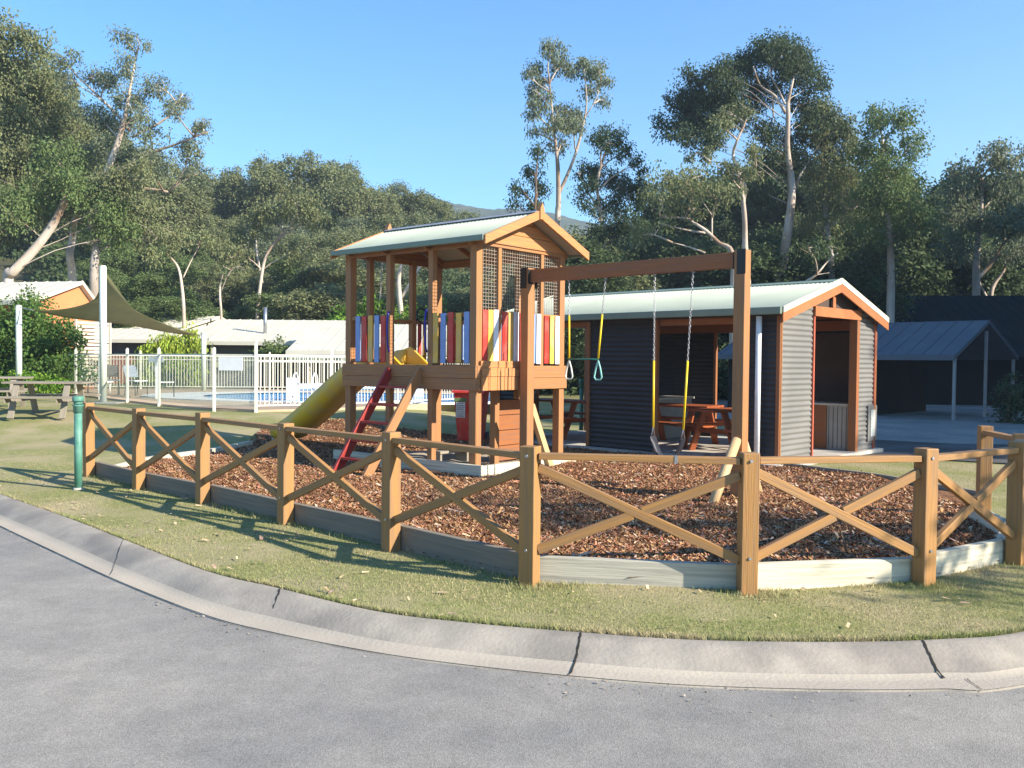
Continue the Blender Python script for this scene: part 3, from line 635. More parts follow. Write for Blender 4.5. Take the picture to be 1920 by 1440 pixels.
# trapeze
tr=thing('trapeze_swing','trapeze bar with two hanging rings on yellow sleeved chains','trapeze',tuple(hangp(.31,1.62)))
tops=(.225,.41); dro=(.23,.378)
zb=EYE+(677-672)*11.7/F
P_=[]
for t0,t1 in zip(tops,dro):
    a=hangp(t0,ZB-.2); e=hangp(t1,zb)-sw*.0; m1=a.lerp(e,.45)
    b=MB(); chain(b,a,m1); b.build('chain',M['galv'],tr,True)
    b=MB(); b.tube([m1,e+Vector((0,0,.01))],.013,8); b.build('chain_sleeve',M['ysleeve'],tr,True)
    b=MB(); c=hangp(t0,ZB-.235); b.tube([c+Vector((0,0,.05))+Vector((.02*math.sin(t),0,.035*math.cos(t))) for t in [2*math.pi*q/10 for q in range(11)]],.006,6,cap=False); b.build('hanger',M['galv'],tr,True)
    b=MB(); w2=.062; tri=[e+Vector((0,0,-.02)),e+sdv*w2*.6+Vector((0,0,-.12)),e+sdv*w2+Vector((0,0,-.235)),e+sdv*w2*.6+Vector((0,0,-.27)),e-sdv*w2*.6+Vector((0,0,-.27)),e-sdv*w2+Vector((0,0,-.235)),e-sdv*w2*.6+Vector((0,0,-.12)),e+Vector((0,0,-.02))]
    b.tube(tri,.011,8,cap=False); b.build('ring',mat('pale_teal_ring',(.25,.55,.5),None,4,.4) if t0>.3 else M['creamsteel'],tr,True)
    P_.append(e)
b=MB(); b.tube([P_[0],P_[1]],.011,8); b.build('trapeze_bar',M['teal'],tr,True)
# belt swing
bs=thing('belt_swing','black belt swing seat hanging on yellow sleeved chains','swing',tuple(hangp(.71,.5)))
ends=[]
for t0,t1 in ((.639,.641),(.804,.772)):
    a=hangp(t0,ZB-.2); e=hangp(t1,.74); m1=a.lerp(e,.55)
    b=MB(); chain(b,a,m1); b.build('chain',M['galv'],bs,True)
    b=MB(); b.tube([m1,e+Vector((0,0,.05))],.014,8); b.build('chain_sleeve',M['ysleeve'],bs,True)
    b=MB(); c=hangp(t0,ZB-.235); b.tube([c+Vector((0,0,.05))+Vector((.02*math.sin(t),0,.035*math.cos(t))) for t in [2*math.pi*q/10 for q in range(11)]],.006,6,cap=False); b.build('hanger',M['galv'],bs,True)
    b=MB(); b.tube([e+Vector((0,0,.06)),e+sdv*.0+sw*.035+Vector((0,0,-.06)),e-sw*.035+Vector((0,0,-.06)),e+Vector((0,0,.06))],.007,6,cap=False); b.build('clip',M['galv'],bs,True); ends.append(e)
b=MB(); path=[]
for k in range(17):
    t=k/16; q=ends[0].lerp(ends[1],t); q.z=.68-.28*(1-abs(2*t-1)**2.4); path.append(q)
for k in range(16):
    a,c=path[k],path[k+1]; w2=.07; nz_=Vector((0,0,.012))
    b.face([a-sw*w2,c-sw*w2,c+sw*w2,a+sw*w2],smooth=True); b.face([a+sw*w2-nz_,c+sw*w2-nz_,c-sw*w2-nz_,a-sw*w2-nz_],smooth=True)
    b.face([a-sw*w2-nz_,c-sw*w2-nz_,c-sw*w2,a-sw*w2]); b.face([a+sw*w2,c+sw*w2,c+sw*w2-nz_,a+sw*w2-nz_])
o=b.build('seat',M['rubber'],bs,True); weld(o)

# ------------------------------------------------------------------ barbecue hut
HR=math.atan2(.69,.724)*1.0; HR=math.atan2(.724,.69)
hut=thing('barbecue_hut','open grey corrugated barbecue hut with cream gable roof beside the playground','hut',(4.05,13.5,0),HR)
HW,HL=3.66,5.95; HE=2.47; HP=math.tan(R(15.5)); HA=HE+HW/2*HP
def hb(name,m,*boxes,bevel=.003,parent=hut):
    b=MB()
    for q in boxes: b.box(*q)
    return b.build(name,m,parent,bevel=bevel)
hb('floor_slab',M['concrete'],(-.25,HW+.2,-.12,HL+.15,-.5,.075))
def cwall(b,p0,p1,z0,zt0,zt1,inner=False,pitch=.085,amp=.011,sgn=1):
    # corrugated sheet, ribs level, from p0 to p1 with a raked top
    p0=Vector(p0); p1=Vector(p1); d=(p1-p0); L2=d.length; dn=d.normalized(); nr_=Vector((dn.y,-dn.x,0))*sgn
    zt=max(zt0,zt1); n_=int((zt-z0)/pitch*6)+1; prev=None
    for k in range(n_+1):
        z=z0+(zt-z0)*k/n_; a,c=0.0,1.0
        if zt1>zt0 and z>zt0: a=(z-zt0)/(zt1-zt0)
        if zt0>zt1 and z>zt1: c=(zt0-z)/(zt0-zt1)
        q=amp*math.sin(2*math.pi*z/pitch)
        row=(p0+d*a+nr_*q+Vector((0,0,z)),p0+d*c+nr_*q+Vector((0,0,z)))
        if prev: b.face([prev[0],prev[1],row[1],row[0]],smooth=True)
        prev=row
def zr(x): return HE+(HW/2-abs(x-HW/2))*HP-.04
for yy,sg in ((0,1),(HL,-1)):
    b=MB(); cwall(b,(.04,yy,0),(1.12,yy,0),.05,zr(.04),zr(1.12),sgn=sg); o=b.build('cladding_panel',M['cladding'],hut); weld(o)
    b=MB(); cwall(b,(2.9,yy,0),(HW-.04,yy,0),.05,zr(2.9),zr(HW-.04),sgn=sg); o=b.build('cladding_panel',M['cladding'],hut); weld(o)
    hb('door_post',M['stain_dark'],(2.79,2.9,yy-.04,yy+.1,.05,zr(2.85)-.1)); hb('door_post',M['trim_red'],(1.12,1.16,yy-.03,yy+.09,.05,zr(1.15)-.1))
    hb('lintel',mat('orange_stain_lintel',(.42,.155,.065),None,3,.5),(1.12,2.93,yy-.05,yy-.012,2.37,2.53)); hb('king_post',MATS['orange_stain_lintel'],(HW/2-.05,HW/2+.05,yy-.045,yy-.02,2.532,HA-.1))
    b=MB(); b.prism([(1.0,yy+.02,2.5),(2.95,yy+.02,2.5),(2.95,yy+.02,zr(2.95)),(HW/2,yy+.02,HA-.06),(1.0,yy+.02,zr(1.0))],(0,.02,0)); b.build('gable_infill',M['trim_dark'],hut)
hb('corner_trim',M['stain'],(-.03,.05,-.03,.03,.05,2.3)); hb('corner_trim',M['trim_red'],(HW-.045,HW+.01,-.03,.03,.05,2.3))
# frame for small service hatch in right panel
hb('meter_box',M['cladding'],(3.36,3.75,-.03,-.012,.22,.86)); hb('meter_box_door',mat('hatch_grey',(.45,.47,.45),None,2,.5),(3.46,3.66,-.04,-.0305,.3,.78))
# long walls
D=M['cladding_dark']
for xx,sg in ((0,-1),(HW,1)):
    segs=((.03,.52),(2.25,3.65),(5.35,HL-.03)) if xx==0 else ((.03,2.3),(3.3,HL-.03))
    for a,c in segs:
        b=MB(); cwall(b,(xx,a,0),(xx,c,0),.05,HE-.03,HE-.03,sgn=sg); o=b.build('cladding_panel',D,hut); weld(o)
        hb('wall_frame',M['stain_dark'],(xx-.035,xx+.035,c,c+.06,.05,HE-.05),(xx-.035,xx+.035,a-.06,a,.05,HE-.05))
    hb('top_beam',M['stain_dark'],(xx-.05 if xx else .04,xx+.05 if xx else .13,0.1,HL-.1,HE-.25,HE-.06))
hb('fascia',M['cladding_dark'],(-.06,-.035,0,HL,HE-.15,HE-.02))
# bench along the far wall, seen through the gable doorway
X0=HW-.78
bg_=mat('bench_panel_grey',(.36,.35,.32),None,3,.5)
hb('barbecue_bench',bg_,(X0,HW-.08,.14,.52,.08,.86),(X0,HW-.08,1.32,2.2,.08,.86)); hb('bench_door',M['stain_dark'],(X0-.01,X0+.02,.53,1.31,.08,.86)); hb('bench_top',M['concrete'],(X0-.04,HW-.07,.12,2.24,.862,.9)); hb('wall_notice',M['notice'],(HW-.03,HW-.02,1.02,1.34,1.4,1.52)); hb('hanging_stick',M['pale'],(HW-.05,HW-.025,.82,.845,.98,1.58))
hb('wall_lining',M['trim_dark'],(HW-.06,HW-.035,.05,2.3,.08,HE-.3))
b=MB()
for k in range(5): b.box(X0-.006,X0-.001,.16+k*.08,.168+k*.08,.1,.84)
b.build('panel_joints',M['trim_dark'],hut)
hb('barbecue_bench',bg_,(2.0,3.3,3.6,4.2,.08,.86)); hb('bench_top',M['concrete'],(1.96,3.34,3.56,4.24,.862,.9))
# roof
HO=.15; HG=.14
b=MB(); ze=HA-(HW/2+HO)*HP; croof(b,-HO,ze,HW/2,HA,-HG,HL+HG); croof(b,HW+HO,ze,HW/2,HA,-HG,HL+HG); hr=b.build('roof',M['roof'],hut); weld(hr,2e-5)
b=MB()
for s in (-1,1): b.beam((HW/2+s*.08,-HG-.01,HA+.005),(HW/2+s*.08,HL+HG+.01,HA+.005),.19,.006,up=(s*.2672,0,.9636))
b.build('ridge_cap',M['gutter'],hr)
b=MB()
for s,x in ((-1,-HO),(1,HW+HO)): b.box(min(x,x+s*.11),max(x,x+s*.11),-HG,HL+HG,ze-.09,ze+.02)
b.build('gutter',M['gutter'],hr,bevel=.01)
for y0,y1 in ((-HG-.03,-HG),(HL+HG,HL+HG+.03)):
    for s in (-1,1):
        xe=W_; xe=HW/2+s*(HW/2+HO+.06); zz=lambda x,o:(HA-abs(x-HW/2)*HP+o)
        b=MB(); b.prism([(xe,y0,zz(xe,-.05)),(xe,y0,zz(xe,.04)),(HW/2+s*.001,y0,HA+.045),(HW/2+s*.001,y0,HA-.05)],(0,y1-y0,0)); b.build('barge_capping',mat('cream_barge',(.62,.6,.46),None,2,.5),hr,bevel=.004)
        b=MB(); b.prism([(xe,y0+.006,zz(xe,-.19)),(xe,y0+.006,zz(xe,-.055)),(HW/2+s*.001,y0+.006,HA-.055),(HW/2+s*.001,y0+.006,HA-.19)],(0,y1-y0-.006,0)); b.build('barge_board',MATS['orange_stain_lintel'],hr)
b=MB()
for s in (-1,1):
    xe=HW/2+s*(HW/2+HO-.03); b.beam((xe,HL/2,zz(xe,-.03)),(HW/2+s*.01,HL/2,HA-.03),HL+.2,.01,up=(s*.2672,0,.9636))
b.build('ceiling_lining',M['stain_dark'],hr)
b=MB(); b.tube([(-.12,.28,HE-.15),(-.12,.28,.05)],.045,12); b.build('downpipe',M['white'],hut)

# ------------------------------------------------------------------ picnic tables
def picnic(label,loc,rz,m,L2=1.8,group=None):
    t=thing('picnic_table',label,'picnic table',loc,rz,group)
    b=MB()
    for k in range(5): b.box(-L2/2,L2/2,-.36+k*.146,-.36+k*.146+.138,.71,.75)
    b.build('tabletop',m,t,bevel=.004)
    for s in (-1,1):
        b=MB(); b.box(-L2/2,L2/2,s*.72-.13,s*.72-.003,.42,.46); b.box(-L2/2,L2/2,s*.72+.003,s*.72+.13,.42,.46); b.build('seat',m,t,bevel=.004)
    for x in (-L2/2+.3,L2/2-.3):
        for s in (-1,1): b=MB(); b.beam((x+s*.024,s*.28,.708),(x+s*.024,s*.62,0),.045,.12,up=(1,0,0)); b.build('leg',m,t,bevel=.004)
        b=MB(); b.box(x-.025-.045,x-.05,-.84,.84,.33,.415); b.build('seat_support',m,t)
    return t
sf=.075
picnic('red stained picnic table standing behind the belt swing chains inside the hut',(3.02,16.6,sf),HR+R(90+6),M['redwood'],1.7)
picnic('red stained picnic table nearest the corner downpipe inside the hut',(3.85,15.15,sf),HR+R(90+70),M['redwood'],1.6)
picnic('red stained picnic table in the hut bay nearest the playhouse',(1.05,18.1,sf),HR+R(90),M['redwood'],1.7)
p=at(92,792,.2); picnic('weathered grey picnic table with sunlit bench on the lawn by green bollard',(p.x,18.9,tz(p.x,18.9)-.02),R(8),M['oldwood'],1.6)
picnic('dark weathered picnic table in shade at left edge behind the pale one',(-12.1,20.3,tz(-12.1,20.3)-.02),R(20),M['oldwood'],2.0)

# ------------------------------------------------------------------ bollards
def bollard(label,loc,h=1.13):
    t=thing('bollard',label,'bollard',loc,0,'green light bollards'); 
    b=MB(); b.tube([(0,0,-.05),(0,0,h-.17)],.045,20); b.build('post',M['green'],t)
    b=MB(); b.tube([(0,0,h-.20),(0,0,h-.125),(0,0,h-.12),(0,0,h-.105)],[.055,.055,.064,.064],20); b.tube([(0,0,h-.10),(0,0,h-.07)],.05,20); b.tube([(0,0,h-.066),(0,0,h-.05),(0,0,h-.012),(0,0,h)],[.064,.066,.064,.052],20); b.build('lamp_head',M['green'],t)
    b=MB(); b.tube([(0,0,-.02),(0,0,.025)],[.07,.055],16); b.build('footing',M['concrete'],t)
bollard('green light bollard on the grass beside the leftmost fence post',tuple(at(147,918)))
q=atd(1090,760,19.9); bollard('green light bollard on the far grass seen through the hut',(q.x,q.y,tz(q.x,q.y)),1.22)

# ------------------------------------------------------------------ red wheelie bin behind the playhouse
q=atd(884,800,17.0); bn=thing('wheelie_bin','red wheelie bin with white notice standing behind the playhouse','bin',(q.x,q.y,tz(q.x,q.y)),R(-8))
b=MB(); z0,z1=.06,.96
lo=[(-.22,-.24),(.22,-.24),(.22,.24),(-.22,.24)]; hi=[(-.28,-.33),(.28,-.33),(.28,.33),(-.28,.33)]
A_=[Vector((*p_,z0)) for p_ in lo]; B_=[Vector((*p_,z1)) for p_ in hi]; b.face(list(reversed(A_))); b.face(B_)
for i in range(4): b.face([A_[i],A_[(i+1)%4],B_[(i+1)%4],B_[i]])
b.build('body',M['red'],bn,bevel=.02)
b=MB(); b.prism([(-.31,-.37,.965),(-.31,-.37,1.0),(-.31,-.05,1.07),(-.31,.36,1.05),(-.31,.36,.965)],(.62,0,0)); b.build('lid',M['red'],bn,bevel=.012)
b=MB(); b.tube([(-.4,.38,.97),(.4,.38,.97)],.016,8); b.build('handle',M['red'],bn)
for s in (-1,1): b=MB(); b.tube([(s*.22,.3,.1),(s*.28,.3,.1)],.1,18); b.build('wheel',M['rubber'],bn)
nb=MB(); nb.box(-.235,-.06,-.345,-.335,.5,.79); no=nb.build('notice',M['notice'],bn)
nb=MB(); nb.box(-.27,-.03,-.349,-.3455,.8,.87); nb.build('notice_strip',M['greenpaper'],bn)
nb=MB()
for r_i,z in enumerate((.765,.72,.69,.655,.62,.585,.55,.525)):
    x=-.22
    while x<-.09:
        w2=random.uniform(.012,.035); nb.box(x,min(x+w2,-.07),-.3485,-.3455,z-.006,z+.006+(.006 if r_i in(1,3) else 0)); x+=w2+.009
nb.build('notice_writing',M['ink'],no)

# ------------------------------------------------------------------ pool area
PZ=.4
deckp=[(-19,33),(-15.8,27.6),(-13.3,27.2),(-8.75,22),(-6.75,20.2),(-5.7,19.9),(-4.2,20.9),(-1.6,24.2),(.5,28),(0,33.5),(-8,33.6)]
b=MB(); gridpoly(b,deckp,0,.8,fn=lambda x,y:PZ+.055); o=b.build('pool_deck',M['deck']); weld(o); structure(o)
b=MB(); 
for i in range(len(deckp)):
    a=deckp[i]; c=deckp[(i+1)%len(deckp)]; b.face([(a[0],a[1],PZ+.054),(c[0],c[1],PZ+.054),(c[0],c[1],PZ-.4),(a[0],a[1],PZ-.4)])
structure(b.build('deck_edge',M['deck']))
# pool outline
def ell(cx,cy,a,c,rot,n_=48): return [Vector((cx+a*math.cos(t)*math.cos(rot)-c*math.sin(t)*math.sin(rot),cy+a*math.cos(t)*math.sin(rot)+c*math.sin(t)*math.cos(rot),0)) for t in [2*math.pi*k/n_ for k in range(n_)]]
o1=ell(-5.2,26.9,6.0,3.75,R(-6)); o2=ell(-4.5,26.7,4.75,3.35,R(-6))
b=MB()
for i in range(48):
    j=(i+1)%48; q=[Vector((p_.x,p_.y,PZ+.085)) for p_ in (o1[i],o1[j],o2[j],o2[i])]; b.face(q); b.face([q[0]-Vector((0,0,.06)),q[1]-Vector((0,0,.06)),q[1],q[0]])
structure(b.build('pool_coping',M['coping']))
b=MB(); b.face([Vector((p_.x,p_.y,PZ+.062)) for p_ in o2]); structure(b.build('water',M['water']))
pf=thing('pool_fence','cream steel and glass pool safety fence enclosing the swimming pool','pool fence',(-6.75,20.0,PZ))
FZ=PZ+.06; FH=1.22
def bars(a,c,sp_=.1,extra=0,nposts=None,z=FZ,h=FH):
    a=Vector((a[0],a[1],z)); c=Vector((c[0],c[1],z)); d=(c-a); L2=d.length; d.normalize()
    b=MB(); b.beam(a+Vector((0,0,h)),c+Vector((0,0,h)),.035,.035); b.beam(a+Vector((0,0,.09)),c+Vector((0,0,.09)),.035,.03)
    if extra: b.beam(a+Vector((0,0,h-.14)),c+Vector((0,0,h-.14)),.03,.025)
    n_=int(L2/sp_)
    for k in range(1,n_): b.tube([a+d*L2*k/n_+Vector((0,0,.08)),a+d*L2*k/n_+Vector((0,0,h))],.012,5,cap=False)
    b.build('bar_panel',M['creamsteel'],pf,True)
def pfpost(p,h=1.38,m='creamsteel',r=.03): 
    b=MB(); b.beam(Vector((p[0],p[1],FZ-.1)),Vector((p[0],p[1],FZ+h)),2*r,2*r,up=(1,0,0)); b.build('post',M[m],pf,True,bevel=.005)
    b=MB(); b.tube([Vector((p[0],p[1],FZ+h)),Vector((p[0],p[1],FZ+h+.03))],[r*1.1,r*.7],10); b.build('post_cap',M['creamsteel'],pf,True)
front=[(-15.6,28.2),(-13.25,27.0),(-8.7,21.9),(-6.72,20.05),(-5.72,19.85)]
def glass(a,c,parent=pf):
    a=Vector((a[0],a[1],FZ)); c=Vector((c[0],c[1],FZ)); d=(c-a).normalized()
    b=MB(); b.beam(a+d*.03+Vector((0,0,.62)),c-d*.03+Vector((0,0,.62)),.012,1.12,up=(0,0,1)); b.build('glass_panel',M['glass'],parent,True)
    b=MB(); b.beam(a+Vector((0,0,FH)),c+Vector((0,0,FH)),.035,.03); b.build('glass_rail',M['creamsteel'],parent,True)
def seg(a,c,n_): return [(a[0]+(c[0]-a[0])*k/n_,a[1]+(c[1]-a[1])*k/n_) for k in range(n_+1)]
s1=seg(front[0],front[1],1); s2=seg(front[1],front[2],3); s3=seg(front[2],front[3],1)
for S_ in (s1,s2,s3):
    for a,c in zip(S_[:-1],S_[1:]): glass(a,c)
for p in (s1[0],s1[1],s2[1],s2[2],s2[3],s3[1]): pfpost(p,1.36)
# gate with notice
glass(front[3],front[4]); pfpost(front[4],1.5)
a=Vector((*front[3],0)); c=Vector((*front[4],0)); d=(c-a).normalized(); f0=a+d*.14; f1=a+d*.72; nn=Vector((d.y,-d.x,0))
b=MB(); b.beam(Vector((f0.x,f0.y,FZ+1.02))+nn*.03,Vector((f1.x,f1.y,FZ+1.02))+nn*.03,.008,.30); b.build('gate_notice',M['white'],pf,True)
a=Vector((*s2[2],0)); c=Vector((*s2[3],0)); 
q=atd(292,674,24.5); b=MB(); b.beam(Vector((q.x-.24,24.6,q.z)),Vector((q.x+.24,24.4,q.z)),.01,.15); b.beam(Vector((q.x,24.53,FZ)),Vector((q.x,24.53,q.z+.06)),.05,.05); tag(b.build('depth_sign',M['white'],None,bevel=.002),'small blank white sign on a post beside the pool','sign')
# barred runs
runs=[(front[4],(-4.25,20.95)),((-4.25,20.95),(-2.9,22.6)),((-2.9,22.6),(-1.5,24.4)),((-1.5,24.4),(.4,28)),((.4,28),(0,33.3)),((0,33.3),(-4.5,33.4)),((-4.5,33.4),(-9,33)),((-9,33),(-13.5,32.3)),((-13.5,32.3),(-17.5,31.6)),((-17.5,31.6),front[0])]
for a,c in runs: bars(a,c,.1,extra=1); pfpost(c,1.36)
# pool furniture
def lounger(label,p,rz,folded=.6):
    t=thing('pool_lounger',label,'sun lounger',(p[0],p[1],FZ),rz,'white loungers by the pool')
    b=MB(); b.beam((-.6,0,.36),(.5,0,.34),.56,.05,up=(0,0,1)); b.build('seat',M['white'],t,bevel=.01)
    b=MB(); b.beam((.5,0,.36),(.5+.75*math.cos(folded*1.9),0,.36+.85*math.sin(folded*1.9)),.56,.05,up=(0,0,1) ); b.build('backrest',M['white'],t,bevel=.01)
    for x in (-.5,.4):
        for s in (-1,1): b=MB(); b.tube([(x,s*.24,.35),(x,s*.24,0)],.02,8); b.build('leg',M['white'],t)
lounger('white lounger with raised back behind the tall sail pole',(atd(172,700,28.3).x,28.3),R(160),.62)
def chairp(label,p,rz):
    t=thing('patio_chair',label,'chair',(p[0],p[1],FZ),rz,'thin framed chairs by the pool')
    b=MB(); b.box(-.23,.23,-.22,.22,.43,.46); b.build('seat',M['white'],t,bevel=.01)
    b=MB(); b.beam((0,.22,.55),(0,.34,.9),.44,.015,up=(0,1,0)); b.build('backrest',M['galv'],t)
    for x in (-.21,.21):
        b=MB(); b.tube([(x,-.22,0),(x,-.2,.43)],.011,6); b.build('leg',M['black'],t)
        b=MB(); b.tube([(x,.26,0),(x,.2,.43),(x,.34,.9)],.011,6); b.build('leg',M['black'],t)
chairp('thin framed chair with pale seat between sail pole and depth sign',(atd(256,730,26.5).x,26.5),R(60))
chairp('thin framed chair with pale seat in front of the depth sign post',(atd(298,735,24.9).x,25.4),R(110))
chairp('dark folded chair right beside the tall sail pole',(atd(222,730,27.5).x,27.0),R(200))
# pool ladder and cover roller
q=at(560,757,PZ+.06); lad=thing('pool_ladder','curved white handrail ladder at the near pool rim','pool ladder',(q.x,q.y,FZ))
for s in (0,.5):
    b=MB(); pts=[(s-.1,.35,-.3),(s-.1,.35,.45),(s-.1,.25,.72),(s-.1,.05,.78),(s-.1,-.15,.68),(s-.1,-.22,.45),(s-.1,-.22,0)]; b.tube(catmull([Vector(p_) for p_ in pts],5),.022,8); b.build('handrail',M['white'],lad)
q0=atd(548,731,24.6); q1=atd(700,731,27.5); rl=thing('cover_roller','long white pool cover roller on stands behind the ladder','pool roller',(q0.x,q0.y,FZ))
b=MB(); b.tube([Vector((q0.x,q0.y,.4+.42)),Vector((q1.x+1.4,q1.y,.4+.42))],.1,14); b.build('roller_tube',M['white'],rl,True)
for q in (q0,Vector((q1.x+1.4,q1.y,0))): b=MB(); b.beam(Vector((q.x,q.y,FZ)),Vector((q.x,q.y,FZ+.62)),.08,.3,up=(1,0,0)); b.build('stand',M['white'],rl,True,bevel=.01)

# ------------------------------------------------------------------ shade sail on poles
ss_=thing('shade_sail','olive shade sail stretched between three poles beside the pool','shade sail',(-10.7,23.2,tz(-10.7,23.2)))
P1=atd(193,500,23.2); P2=atd(35,574,25.3); P3=atd(382,626,31.5)
def pole(label,p,r,cap=True):
    z=tz(p.x,p.y); t=thing('sail_pole',label,'pole',(p.x,p.y,z),0,'steel poles carrying the shade sail'); b=MB(); b.tube([(0,0,-.1),(0,0,p.z-z)],r,20); b.build('shaft',M['polegrey'],t)
    b=MB(); b.tube([(0,0,p.z-z),(0,0,p.z-z+.03)],[r,r*.8],20); b.build('cap',M['polegrey'],t); b=MB(); b.box(-.28,.45,-.25,.25,-.05,.03); b.build('footing',M['concrete'],t)
pole('tallest cream pole at the peak of the shade sail',P1,.088); pole('short cream pole at left in front of the round hedge',P2,.08); pole('slim cream pole at the sail\'s right corner behind the pool fence',P3,.085)
c1=P1+Vector((0,.12,-.12)); c2=atd(64,582,24.9); c3=P3+Vector((-.15,0,-.05)); 
n_=22; b=MB(); G={}
c4=atd(215,560,33.5); 
for i in range(n_+1):
    for j in range(n_+1-i):
        a=i/n_; d=j/n_; e=1-a-d; p_=c1*e+c2*a+c3*d
        # pull edges inward (curved hems) and let it hang slightly
        cen=(c1+c2+c3)/3; pull=(.8*a*e*4*(1-d)+1.2*d*e*4*(1-a))*.5+.26*(a*d*4*(1-e))*.5
        p_=p_.lerp(cen,min(pull,.62)); p_.z-=.1*math.sin(math.pi*min(1,3*a*d+3*a*e+3*d*e))
        G[i,j]=p_
for i in range(n_):
    for j in range(n_-i):
        b.face([G[i,j],G[i+1,j],G[i,j+1]],smooth=True)
        if i+j<n_-1: b.face([G[i+1,j],G[i+1,j+1],G[i,j+1]],smooth=True)
o=b.build('cloth',M['sail'],ss_,True); weld(o); sol=o.modifiers.new('thick','SOLIDIFY'); sol.thickness=.006
b=MB(); b.tube([c1,P1-Vector((0,0,.05))],.012,6); b.build('cable',M['galv'],ss_,True)
b=MB(); b.tube([c2,P2-Vector((0,0,.03))],.012,6); b.build('cable',M['galv'],ss_,True)
b=MB(); b.tube([c3,P3],.012,6); b.build('cable',M['galv'],ss_,True)

# ------------------------------------------------------------------ houses
def house(name,label,org,rz,W,Ln,ze,za,wm_,rm,ridge=.5,oh=.3,base=0,gm=None,cat='house',barge=None,porch=0):
    t=thing(name,label,cat,(org[0],org[1],base),rz); ze-=base; za-=base; xr=W*ridge
    p0_=porch; b=MB(); b.face([(0,p0_,0),(W,p0_,0),(W,p0_,ze),(0,p0_,ze)]); b.face([(0,Ln,0),(0,Ln,ze),(W,Ln,ze),(W,Ln,0)]); b.face([(0,p0_,0),(0,p0_,ze),(0,Ln,ze),(0,Ln,0)]); b.face([(W,p0_,0),(W,Ln,0),(W,Ln,ze),(W,p0_,ze)]); b.build('wall',wm_,t)
    b=MB(); b.prism([(0,p0_,ze+.002),(W,p0_,ze+.002),(xr,p0_,za-.05)],(0,.05,0)); b.build('gable',gm or wm_,t); b=MB(); b.prism([(0,Ln-.05,ze+.002),(W,Ln-.05,ze+.002),(xr,Ln-.05,za-.05)],(0,.05,0)); b.build('gable',gm or wm_,t)
    b=MB()
    s0=(za-ze)/xr; s1_=(za-ze)/(W-xr)
    b.prism([(-oh,-oh,ze-oh*s0),(xr,-oh,za),(W+oh,-oh,ze-oh*s1_),(W+oh,-oh,ze-oh*s1_+.12),(xr,-oh,za+.12),(-oh,-oh,ze-oh*s0+.12)],(0,Ln+2*oh,0)); rf=b.build('roof',rm,t)
    b=MB()
    for k in range(int((Ln+2*oh)/.5)+1):
        y=-oh+k*.5; y=min(y,Ln+oh-.02)
        b.beam((-oh,y,ze-oh*s0+.13),(xr,y,za+.13),.03,.02); b.beam((W+oh,y,ze-oh*s1_+.13),(xr,y,za+.13),.03,.02)
    b.build('roof_ribs',rm,rf)
    b=MB(); b.box(-oh-.1,-oh,-oh,Ln+oh,ze-oh*s0-.05,ze-oh*s0+.1); b.build('gutter',barge or rm,rf)
    return t,ze,za
def hbx(t,name,m,*bx): 
    b=MB()
    for q in bx: b.box(*q)
    return b.build(name,m,t)
q=atd(62,700,30); hA,_,_=house('orange_house','house with orange gable wall and cream roof behind the round hedge',(q.x,30),R(75),2.9,9,3.45,4.2,M['orange'],M['roofc'],.72,.2,tz(q.x,30))
hbx(hA,'slatted_screen',M['creamwall'],*[(1.5,3.3,-.35,-.3,.3+k*.13,.39+k*.13) for k in range(17)],(1.5,1.56,-.42,-.35,0,2.6),(3.24,3.3,-.42,-.35,0,2.6))
hbx(hA,'window',M['windowglass'],(.5,1.2,-.03,-.01,1.2,2.2))
q=atd(345,700,47); hB,_,_=house('cream_cottage','small cream gabled cottage beside the lime green weeping shrub',(q.x,47),R(62),3.7,6.5,3.15,3.8,M['creamwall'],M['roofc'],.62,.25,tz(q.x,47)-.3)
hbx(hB,'window',M['windowglass'],(1.2,2.0,-.04,-.005,1.2,2.0)); hbx(hB,'carport_wall',M['wallgrey'],(-.05,-.02,.4,6.3,.2,2.6)); hbx(hB,'brick_base',M['redwall'],(-.5,-.3,-.2,6,0,1.5))
q=atd(615,700,38); hC,_,_=house('long_cabin','long low cabin with pale roof and flue behind the pool',(q.x,38),R(88),7,5.6,2.35,3.3,M['wallgrey'],M['roofc'],.5,.5,tz(q.x,38)-.1)
b=MB(); b.tube([(.9,3.0,2.2),(.9,3.0,3.55)],.08,12); b.build('flue',M['galv'],hC)
hbx(hC,'veranda_post',M['creamwall'],(-.5,-.42,.3,.38,0,2.0),(-.5,-.42,4.8,4.88,0,2.0)); hbx(hC,'window',M['windowglass'],(-.03,-.005,1.2,2.6,.9,1.9)); hbx(hC,'window_frame',M['creamwall'],(-.04,-.031,3.9,5.0,.9,1.35))
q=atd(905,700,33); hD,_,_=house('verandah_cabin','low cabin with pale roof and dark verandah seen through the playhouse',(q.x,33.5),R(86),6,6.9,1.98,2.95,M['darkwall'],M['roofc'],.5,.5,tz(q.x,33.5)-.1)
hbx(hD,'gutter_board',M['gutter'],(-.62,-.6,-.4,7.3,1.45,1.62)); hbx(hD,'window',M['windowglass'],(-.03,-.005,2.2,3.6,.6,1.4)); hbx(hD,'verandah_post',M['creamwall'],(-.5,-.42,.3,.38,0,1.5),(-.5,-.42,3.5,3.58,0,1.5),(-.5,-.42,6.5,6.58,0,1.5))
q=atd(300,700,42); hE,_,_=house('red_trim_cabin','low dark cabin with brick red base left of the weeping shrub',(q.x+.5,41),R(88),5,6,2.4,2.9,M['wallgrey'],M['roofc'],.5,.4,tz(q.x,42))
